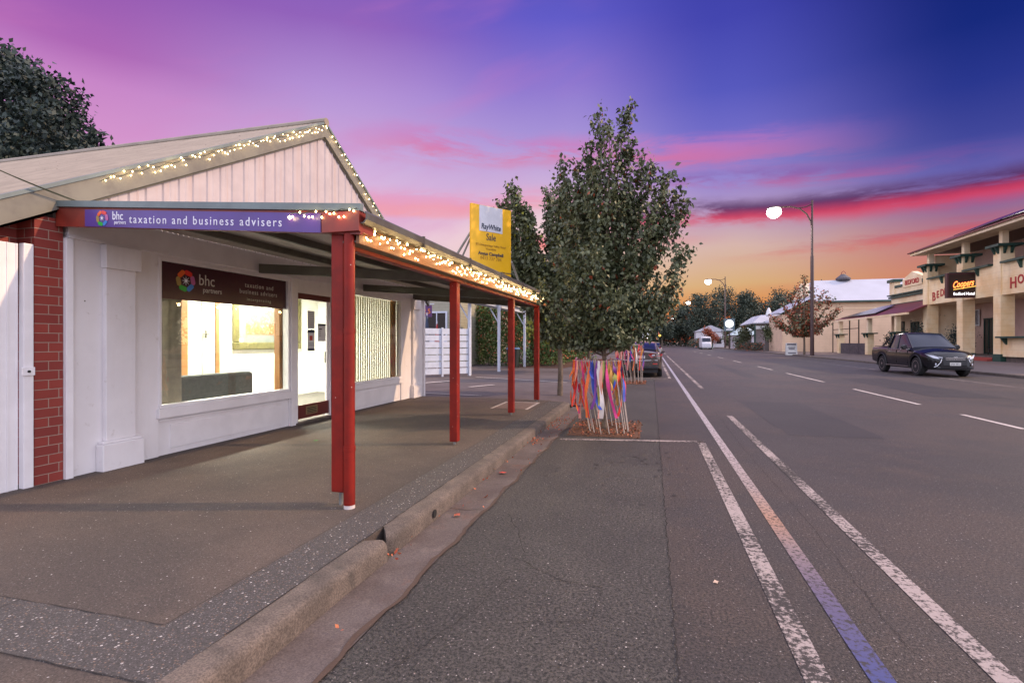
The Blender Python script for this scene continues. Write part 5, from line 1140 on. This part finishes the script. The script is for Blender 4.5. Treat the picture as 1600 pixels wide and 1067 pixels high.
text('lettering', 'Bedford Hotel', .30, neon_w, t, ((sx0 + sx1) / 2, sy - .02, 5.08), (1, 0, 0), (0, 0, 1), .004, align='CENTER', bold=.004, xs=.78)
MB().box(sx0 + .2, sx1, sy + .12, sy + .2, sz1, sz1 + .06).build('arm', green_trim, t)
# leafy pot plants by the hotel
def shrub(x, y, z, r, hh, label, n=900, size=.14, mt=leaf_b):
    t = thing('potted_shrub', (x, y, z), label, 'plant')
    MB().lathe([(.22, 0), (.30, .45), (.32, .5)], (x, y, z), 'z', 12).build('pot', dark, t)
    P = np.array([x, y, z + .5 + hh * .5]) + rng.normal(size=(n, 3)) * np.array([r * .42, r * .42, hh * .25]); leafmesh('foliage', mt, t, P, size, .3)
shrub(25.3, 52.3, .5, .95, 1.9, 'big dark potted shrub between the two left hotel pillars', 1800)
# ---- low wing
lw = thing('hotel_wing', (26, 66, .13), 'single-storey cream wing with a parapet and maroon awning left of the hotel', 'building')
WX = 25.2
MB().box(WX, WX + .4, 54.7, 65.2, .12, 7.25).build('front_wall', hotel_plain, lw)
MB().box(WX + .4, 35, 64.9, 65.2, .12, 6.6).build('side_wall', hotel_plain, lw)
MB().box(WX - .22, WX + .5, 54.7, 65.4, 6.15, 6.35).box(WX - .32, WX + .5, 54.7, 65.5, 6.42, 6.55).build('cornice', green_trim, lw)
MB().box(WX - .1, WX + .45, 54.7, 65.3, 5.45, 5.55).build('string_course', green_trim, lw)
MB().box(WX - .12, WX + .45, 64.2, 65.35, 6.55, 7.9).build('parapet_pier', hotel_plain, lw); MB().box(WX - .3, WX + .6, 64.0, 65.55, 7.9, 8.2).build('pier_cap', green_trim, lw)
pd = MB().prism([(62.4, 7.1), (58.4, 7.1), (58.4, 7.9), (60.4, 8.55), (62.4, 7.9)], 'x', WX - .08, WX + .42).build('pediment', hotel_plain, lw)
text('lettering', 'BEDFORD', .66, red_letter, lw, (WX - .10, 60.4, 7.32), (0, -1, 0), Zd, .01, align='CENTER', bold=.02, xs=1.0)
MB().box(WX - .1, WX + .1, 55.5, 58.4, 7.25, 7.6).box(WX - .1, WX + .1, 62.4, 64.2, 7.25, 7.5).build('coping', green_trim, lw)
# awning
MB().hexa([(22.2, 53.9, 4.10), (WX - .1, 53.9, 5.35), (WX - .1, 65.4, 5.35), (22.2, 75.5, 4.0), (22.2, 53.9, 4.22), (WX - .1, 53.9, 5.47), (WX - .1, 65.4, 5.47), (22.2, 75.5, 4.12)]).build('awning_roof', hroof, lw)
MB().box(22.05, 22.2, 53.9, 75.6, 3.98, 4.16).build('awning_gutter', hotel_plain, lw)
MB().hexa([(22.5, 62, 4.45), (24.4, 62, 5.35), (24.4, 65.5, 5.35), (22.5, 72, 4.4), (22.5, 62, 4.5), (24.4, 62, 5.4), (24.4, 65.5, 5.4), (22.5, 72, 4.45)]).build('solar_panel', panel_m, lw)
for y in (57.0, 63.6, 72.3):
    o = MB().box(22.25, 22.85, y - .35, y + .35, .12, 2.35).build('awning_pier', hotel_m, lw); MB().box(22.35, 22.75, y - .2, y + .2, 2.35, 4.0).build('upper_post', hotel_plain, o)
    MB().box(22.0, 23.1, y - .7, y + .7, 2.35, 2.47).build('shelf', green_trim, o)
    for yy in (y - .45, y + .3): MB().hexa([(22.2, yy, 1.95), (22.25, yy, 1.95), (22.25, yy + .15, 1.95), (22.2, yy + .15, 1.95), (22.05, yy, 2.35), (22.25, yy, 2.35), (22.25, yy + .15, 2.35), (22.05, yy + .15, 2.35)]).build('bracket', green_trim, o)
MB().box(22.4, 22.7, 64.0, 71.9, .12, 1.35).build('low_wall', M('dark_stone_wall', (.10, .08, .085), .8, (.06, .05, .055), 3), lw)
for y in (66.2, 69.0, 74.8): MB().box(22.4, 22.5, y, y + .1, .12, 4.0).build('thin_post', dkw, lw)
MB().box(22.45, 22.5, 66.3, 74.9, 3.0, 3.08).build('rail', dkw, lw)
hwin(59.2, 60.6, .9, 3.4, WX - .0, MATS['dark_window_glass'], green_trim, lw); hwin(62.2, 63.4, .6, 3.5, WX, MATS['dark_window_glass'], green_trim, lw); hwin(55.6, 57.6, .9, 3.5, WX, shop_glass_lit, M('maroon_frame', (.15, .02, .02), .5), lw)
shrub(23.6, 61.0, .13, .7, 1.6, 'leafy potted shrub under the awning behind the truck tray', 500, .2)
shrub(23.5, 58.0, .13, .8, 1.8, 'dark potted shrub under the awning behind the truck cab', 600, .2)
shrub(23.4, 54.95, .13, .7, 2.6, 'climbing plant against the corner pillar of the hotel', 600, .2)
# television aerial
t = thing('tv_aerial', (26.4, 56.5, 7), 'thin television aerial above the parapet beside the hotel', 'aerial')
MB().tube([(26.4, 56.5, 7.0), (26.4, 56.5, 9.3)], .03, 6).build('mast', dark, t); m = MB().tube([(26.4, 58.3, 9.2), (26.4, 54.8, 8.9)], .025, 6).build('boom', dark, t)
for k in range(7): y = 54.9 + k * .55; MB().tube([(25.9, y, 8.9 + k * .045), (26.9, y, 8.9 + k * .045)], .018, 5).build('element', dark, t)
# ================================================================ HALL WITH PALE ROOF
hl = thing('hall', (26, 80, .13), 'long cream hall with a large pale grey roof across the road', 'building')
HY = 78.0
MB().box(21.0, 40, HY, 90, .12, 7.1).build('wall', barn_wall, hl)
MB().prism([(HY + .3, 7.0), (89.7, 7.0), (84, 10.0)], 'x', 21.02, 39.9).build('gable', hotel_plain, hl)
rf = MB().add([(20.6, HY - .5, 6.95), (40.2, HY - .5, 6.95), (40.2, 83.5, 10.3), (22.3, 83.5, 10.3), (20.6, 90.5, 6.95), (40.2, 90.5, 6.95)], [(0, 1, 2, 3), (3, 2, 5, 4), (0, 3, 4)]).build('roof', barn_roof, hl)
MB().box(20.55, 40.2, HY - .62, HY - .5, 6.72, 6.95).build('gutter', green_trim, hl)
MB().box(21, 40, HY - .06, HY, 5.9, 6.0).box(21, 40, HY - .04, HY, 6.45, 6.52).build('moulding', hotel_plain, hl)
MB().lathe([(.9, 0), (.95, .25), (.35, .75), (.3, .85)], (26.3, 83.4, 10.25), 'z', 14).build('roof_vent', M('vent_dark', (.08, .07, .08), .5), hl)
MB().tube([(26.1, 83.4, 11.0), (26.1, 83.4, 11.35), (26.35, 83.4, 11.55), (26.6, 83.4, 11.35), (26.6, 83.4, 11.0)], .05, 6).build('vent_loop', M('vent_red', (.3, .06, .05), .5), hl)
MB().box(37, 37.35, 80.9, 81.2, 8.6, 9.3).build('flue', MATS['vent_red'], hl)
# gabled front porch of the hall and its window
MB().add([(17.2, 79, 5.4), (21.1, 78.4, 7.5), (21.1, 78.9, 7.7), (17.2, 79.5, 5.6), (17.2, 88, 5.4), (21.1, 88, 7.5), (21.1, 88, 7.7), (17.2, 88, 5.6)], [(0, 1, 5, 4), (3, 2, 6, 7), (0, 1, 2, 3), (0, 3, 7, 4)]).build('porch_roof', barn_roof, hl)
MB().box(17.6, 21.0, 79.6, 88, .12, 5.3).build('porch_wall', barn_wall, hl)
wn = MB().box(19.0, 20.2, 79.5, 79.6, 2.3, 5.0).build('window', glass_dark, hl)
MB().box(18.9, 19.0, 79.45, 79.6, 2.2, 5.1).box(20.2, 20.3, 79.45, 79.6, 2.2, 5.1).box(19, 20.2, 79.45, 79.6, 5.0, 5.1).box(19, 20.2, 79.45, 79.6, 2.2, 2.3).build('frame', green_trim, wn)
# ---- verandah'd shop further on
s2 = thing('corner_shop', (18, 94, .13), 'low shop with dark verandah posts and a pale curved verandah roof beyond the red tree', 'shop')
MB().box(17.6, 26, 91, 100, .12, 5.0).build('wall', M('grey_shop_wall', (.34, .29, .27), .7), s2)
MB().add([(15.4, 88.5, 4.5), (26, 88.5, 4.6), (26, 93, 5.9), (17.4, 93, 5.9), (15.4, 101, 4.5), (17.4, 101, 5.9), (15.4, 88.5, 4.35), (26, 88.5, 4.35), (15.4, 101, 4.35)], [(0, 1, 2, 3), (0, 3, 5, 4), (0, 6, 7, 1), (0, 4, 8, 6)]).build('verandah_roof', barn_roof, s2)
for x in (15.6, 18.4, 18.75, 21.4, 24.0): MB().box(x, x + .22, 88.7, 88.9, .12, 4.4).build('verandah_post', green_trim, s2)
for x in (18.9, 21.8): 
    wn = MB().box(x, x + 1.9, 90.92, 91, .9, 3.6).build('window', glass_dark, s2); MB().box(x - .1, x, 90.9, 91, .8, 3.7).box(x + 1.9, x + 2.0, 90.9, 91, .8, 3.7).build('frame', paper, wn)
MB().box(15.7, 18.3, 88.75, 88.85, 3.5, 4.0).build('sign_panel', paper, s2)
MB().lathe([(.5, 0), (.35, .6), (.1, 1.2)], (18.6, 93.2, 5.9), 'z', 8).build('finial', paper, s2)
# ---- kiosk, round sign, van, hoarding, distant roofs
k = thing('kiosk', (17.5, 112, .1), 'small pale kiosk with a blue hipped roof and open front', 'kiosk')
MB().box(15.6, 16.6, 110, 114, .1, 2.9).box(18.9, 19.9, 110, 114, .1, 2.9).box(16.6, 18.9, 113.6, 114, .1, 2.9).box(16.6, 18.9, 110, 110.3, .1, 1.1).build('wall', van_m, k)
MB().add([(15, 109.4, 2.8), (20.4, 109.4, 2.8), (20.4, 114.6, 2.8), (15, 114.6, 2.8), (17, 112, 4.3), (18.6, 112, 4.3)], [(0, 1, 5, 4), (1, 2, 5), (2, 3, 4, 5), (3, 0, 4), (0, 3, 2, 1)]).build('roof', blue_roof, k)
MB().box(16.6, 18.9, 109.95, 110, .1, 1.0).build('counter_front', M('kiosk_red', (.35, .06, .05), .6), k)
rs = thing('round_sign', (14.9, 110.5, .1), 'round white backlit sign on a dark square panel above a post', 'sign')
MB().box(13.9, 15.9, 110.4, 110.6, 3.6, 6.1).build('panel', M('slate_panel', (.10, .15, .17), .5), rs); MB().lathe([(.78, 0), (.78, -.05)], (14.9, 110.38, 5.05), 'y', 24).build('disc', lit_white, rs)
MB().box(14.3, 15.5, 110.36, 110.4, 3.78, 4.05).build('caption', paper, rs); MB().tube([(14.9, 110.5, .1), (14.9, 110.5, 3.6)], .12, 8).build('post', lamp_pole, rs)
def van(x, y, label):
    t = thing('delivery_van', (0, 0, 0), label, 'van'); at_car(t)
    S = []
    for (xx, zt, w_) in ((-2.6, 2.3, .92), (-2.5, 2.42, .95), (1.0, 2.45, .95), (1.5, 2.3, .93), (2.1, 1.45, .90), (2.6, 1.2, .85), (2.75, .8, .8)): S.append([(xx, w_, .35), (xx, w_ + .02, .35 + (zt - .35) * .5), (xx, w_ - .08, zt - .08), (xx, w_ - .25, zt), (xx, 0, zt + .03)])
    loft(S).build('body', van_m, t, smooth=True); MB().add([(1.56, -.78, 2.24), (1.56, .78, 2.24), (2.12, .80, 1.50), (2.12, -.80, 1.50)], [(0, 1, 2, 3)]).build('windscreen', car_glass, t)
    for s in (-1, 1):
        for xx in (1.8, -1.6): wheel(t, xx, s * .85, .34, s)
        MB().lathe([(.12, 0), (.10, .03)], (2.70, s * .6, .85), 'x', 10).build('headlight', headlight_m, t)
    t.location = (x, y, 0); t.rotation_euler = (0, 0, R(-90)); return t
van(10.2, 108, 'white van in the distance on the far side of the road below the tree line')
def small_car(x, y, rz, mat, label):
    t = thing('distant_car', (0, 0, 0), label, 'car'); at_car(t)
    car_shell(t, [round(v, 2) for v in np.arange(-2.2, 2.25, .11)], [(-2.2, .7), (-1.9, .85), (1.7, .85), (2.2, .6)], [(-2.2, .9), (-1.7, 1.0), (1, .98), (2.2, .7)], [(-2.2, .85), (1, .9), (2.2, .62)], [(-2.2, .35), (2.2, .25)], (-1.3, 1.35), .36, .3, mat)
    greenhouse(t, [(-1.9, 1.0, .6, .7, .92), (-1.1, 1.4, .58, .78, .92), (.1, 1.43, .58, .79, .9), (1.1, .95, .7, .76, .88)], car_glass); roofskin(t, [(-1.1, 1.4, .58), (-.4, 1.44, .59), (.1, 1.42, .58)], mat)
    for s in (-1, 1):
        for xx in (-1.3, 1.35): wheel(t, xx, s * .76, .3, s, .2)
        MB().box(2.1, 2.2, min(s * .45, s * .65), max(s * .45, s * .65), .62, .72).build('headlight', headlight_m, t); MB().box(-2.24, -2.18, min(s * .5, s * .7), max(s * .5, s * .7), .78, .9).build('tail_light', tail_m, t)
    t.location = (x, y, 0); t.rotation_euler = (0, 0, R(rz)); return t
small_car(.3, 62, 90, M('silver_paint', (.4, .4, .42), .25, metal=.6, coat=1), 'silver car far down the left side of the road')
small_car(-.1, 78, 90, M('blue_paint', (.08, .12, .25), .25, metal=.4, coat=1), 'dark blue car farthest down the left side of the road')
# white banner flag far on the left
t = thing('feather_flag', (-.6, 90, 0), 'white feather flag far down the left footpath', 'flag')
MB().tube([(-1.2, 72, 0), (-1.2, 72, 4.2)], .03, 6).build('pole', galv, t)
MB().prism([(-1.2, 2.0), (-.2, 2.1), (-.15, 3.4), (-.6, 4.0), (-1.2, 4.3)], 'y', 72, 72.02).build('banner', paper, t)
# a-frame sandwich board
t = thing('sandwich_board', (15.9, 63, .13), 'white sandwich board with dark print on the far kerb by the red tree', 'sign board')
ax, ay = 14.4, 63.2
MB().hexa([(ax, ay, .05), (ax + 1.1, ay, .05), (ax + 1.1, ay + .05, .05), (ax, ay + .05, .05), (ax, ay + .25, 1.38), (ax + 1.1, ay + .25, 1.38), (ax + 1.1, ay + .3, 1.38), (ax, ay + .3, 1.38)]).build('front_panel', paper, t)
MB().hexa([(ax, ay + .55, .05), (ax + 1.1, ay + .55, .05), (ax + 1.1, ay + .6, .05), (ax, ay + .6, .05), (ax, ay + .32, 1.38), (ax + 1.1, ay + .32, 1.38), (ax + 1.1, ay + .37, 1.38), (ax, ay + .37, 1.38)]).build('rear_panel', paper, t)
for z, hh, w_ in ((1.16, .13, .9), (.85, .08, .7), (.68, .08, .6), (.22, .10, .8)):
    f_ = (z - .05) / 1.33 * .25; MB().box(ax + .55 - w_ / 2, ax + .55 + w_ / 2, ay + f_ - .012, ay + f_ - .004, z, z + hh).build('print', M('board_print', (.05, .04, .09), .6) if 'board_print' not in MATS else MATS['board_print'], t)
# ================================================================ STREET LAMPS
def street_lamp(x, y, label, H_=15.4, s=1):
    t = thing('street_lamp', (0, 0, 0), label, 'street lamp', 'street lamps along the far side of the road'); at_car(t)
    MB().tube([(0, 0, 0), (0, 0, 10), (0, 0, 10.1), (0, 0, H_ + .25)], [.19, .16, .12, .09], 10).build('pole', lamp_pole, t, smooth=True)
    A = [(-.0, 0, 12.8), (-.12, 0, 13.5), (-.5, 0, 14.3), (-1.1, 0, 14.85), (-1.9, 0, 15.12), (-2.7, 0, 15.15), (-3.1, 0, 15.12)]
    MB().tube(A, .085, 8).build('arm', lamp_pole, t, smooth=True)
    MB().tube([(0, 0, 15.25), (-.6, 0, 15.0), (-1.3, 0, 14.95)], .05, 6).build('stay', lamp_pole, t, smooth=True)
    hd = MB().lathe([(.10, .28), (.5, .2), (.70, .04), (.66, 0)], (-3.5, 0, 15.0), 'z', 20).build('lamp_head', lamp_pole, t, smooth=True)
    MB().lathe([(.5, .02), (.62, -.12), (.68, -.32), (.64, -.54), (.5, -.74), (.32, -.86), (.14, -.92), (.03, -.93)], (-3.5, 0, 15.0), 'z', 20).build('lens', lamp_glow, hd, smooth=True)
    t.location = (x, y, .1); return t
l0 = street_lamp(15.6, 58.2, 'nearest tall curved-arm street lamp glowing bright white above the road')
def dup(root, loc, label):
    r = root.copy(); C.objects.link(r); r.location = loc; r['label'] = label
    for ch in root.children:
        c = ch.copy(); C.objects.link(c); c.parent = r
        for g_ in ch.children: d = g_.copy(); C.objects.link(d); d.parent = c
    return r
for y, lab in ((122, 'second tall curved-arm street lamp, above the distant gum trees'), (186, 'third street lamp in the row, small against the orange sky'), (252, 'fourth street lamp in the row, just above the treetops'), (318, 'farthest and smallest street lamp of the row')): dup(l0, (15.6, y, .1), lab)
for (x, y, e) in ((12.1, 58.2, 900), (12.1, 122, 900)):
    l = bpy.data.lights.new('street_lamp_light', 'POINT'); l.energy = e; l.shadow_soft_size = .4; l.color = (1, .93, .82); o = bpy.data.objects.new('street_lamp_light', l); C.objects.link(o); o.location = (x, y, 13.6)
# small far lights under the trees
for i, (x, y, z, r, col, lab) in enumerate(((2.2, 150, 3.2, .35, 'neon_yellow', 'small amber garden light far away under the trees'), (-1.0, 150, 2.6, .3, 'backlit_white', 'small white light far away at the left under the trees'), (-.4, 150, 5.2, .3, 'neon_yellow', 'small amber light higher up far away under the trees'), (30, 150, 8.0, .28, 'backlit_white', 'tiny white light on the wooded slope'))):
    t = thing('distant_light', (x, y, 0), lab, 'lamp'); MB().tube([(x, y, 0), (x, y, z)], .06, 6).build('pole', dark, t); MB().lathe([(.05, -r), (r, -r * .3), (r, r * .3), (.05, r)], (x, y, z), 'z', 12).build('globe', MATS[col], t)
# ================================================================ FAR TREES, HEDGES
GT = [(3, 160, 9, 'small round gum tree over the far end of the road'), (9, 175, 13, 'grey-green gum tree right of the road end'), (15, 165, 16, 'tall gum tree behind the second street lamp'), (20, 180, 19, 'tallest gum tree in the distant stand'), (26, 168, 17, 'dense gum tree right of the tallest distant one'),
      (31, 190, 17, 'gum tree behind the round sign'), (37, 175, 16, 'gum tree behind the blue-roofed kiosk'), (44, 190, 20, 'broad gum tree behind the corner shop'), (52, 185, 20, 'gum tree left of the hall roof'), (60, 200, 19, 'gum tree behind the hall gable'),
      (-6, 120, 10, 'dark gum tree behind the left roadside trees'), (-12, 100, 12, 'large gum tree farther left behind the hedge'), (-19, 85, 11, 'gum tree behind the neighbouring building'), (-27, 75, 9, 'low gum tree at far left behind the fence')]
for (x, y, hh, lab) in GT:
    s_ = hh / 15; bl_ = [(x + random.uniform(-3.6, 3.6) * s_, y + random.uniform(-3, 3), hh * q, random.uniform(1.7, 2.8) * s_) for q in (.35, .42, .5, .55, .62, .7, .72, .8, .85, .9, .62, .45, .3)]
    blob_tree('gum_tree', x, y, 'distant ' + lab if 'distant' not in lab else lab, hh * .25, bl_, 5200, .62, leaf_d, .35)
for i, (x, y, hh, mt, lab) in enumerate(((22, 140, 5, leaf_r, 'small russet tree behind the round sign post'), (13.5, 130, 4.5, leaf_r, 'small orange-leaved tree below the distant gums'), (17.5, 128, 4.5, leaf_a, 'small green tree beside the orange-leaved one'), (15.0, 100, 4.0, leaf_a, 'thin young tree in front of the blue-roofed kiosk'), (18.6, 87, 3.8, leaf_a, 'young tree in front of the dark verandah posts'))):
    bl_ = [(x + random.uniform(-1.2, 1.2), y + random.uniform(-1, 1), hh * q, 1.0) for q in (.45, .6, .75, .85)]
    blob_tree('small_tree', x, y, lab, hh * .3, bl_, 1300, .35, mt, .1)
hedge('hedge', (11.5, 165), (11.0, 115), 2.2, 1.2, 4000, .4, leaf_d, 'long low green hedge beside the far bend of the road', leaf_dry, .1)
hedge('hedge', (15.6, 106), (15.6, 84), 1.3, .8, 4000, .22, leaf_d, 'clipped low hedge along the far kerb before the corner shop', leaf_dry, .2)
hedge('hedge', (-14, 150), (40, 215), 7.5, 3, 22000, .6, leaf_d, 'dense dark bushes closing the far end of the road')
for i, (x, y, w_, d_, hh, wm_, rm, lab) in enumerate(((22, 125, 8, 6, 3.2, van_m, hroof, 'low white house with a red roof behind the round sign'), (10.8, 138, 7, 5, 4.0, van_m, barn_roof, 'pale square building among the bushes at the road end'), (30, 118, 9, 7, 4.2, hotel_plain, barn_roof, 'cream house with a grey roof behind the kiosk'))):
    t = thing('far_house', (x, y, 0), lab, 'house')
    MB().box(x, x + w_, y, y + d_, 0, hh).build('wall', wm_, t); MB().prism([(x - .3, hh), (x + w_ + .3, hh), (x + w_ * .5, hh + 1.6)], 'y', y - .3, y + d_ + .3).build('roof', rm, t)
    MB().box(x + 1, x + 2.2, y - .05, y, 1, 2.3).build('window', glass_dark, t); MB().box(x + w_ - 2.2, x + w_ - 1, y - .05, y, 1, 2.3).build('window', glass_dark, t); MB().box(x + w_ / 2 - .5, x + w_ / 2 + .5, y - .05, y, 0, 2.1).build('door', green_trim, t)
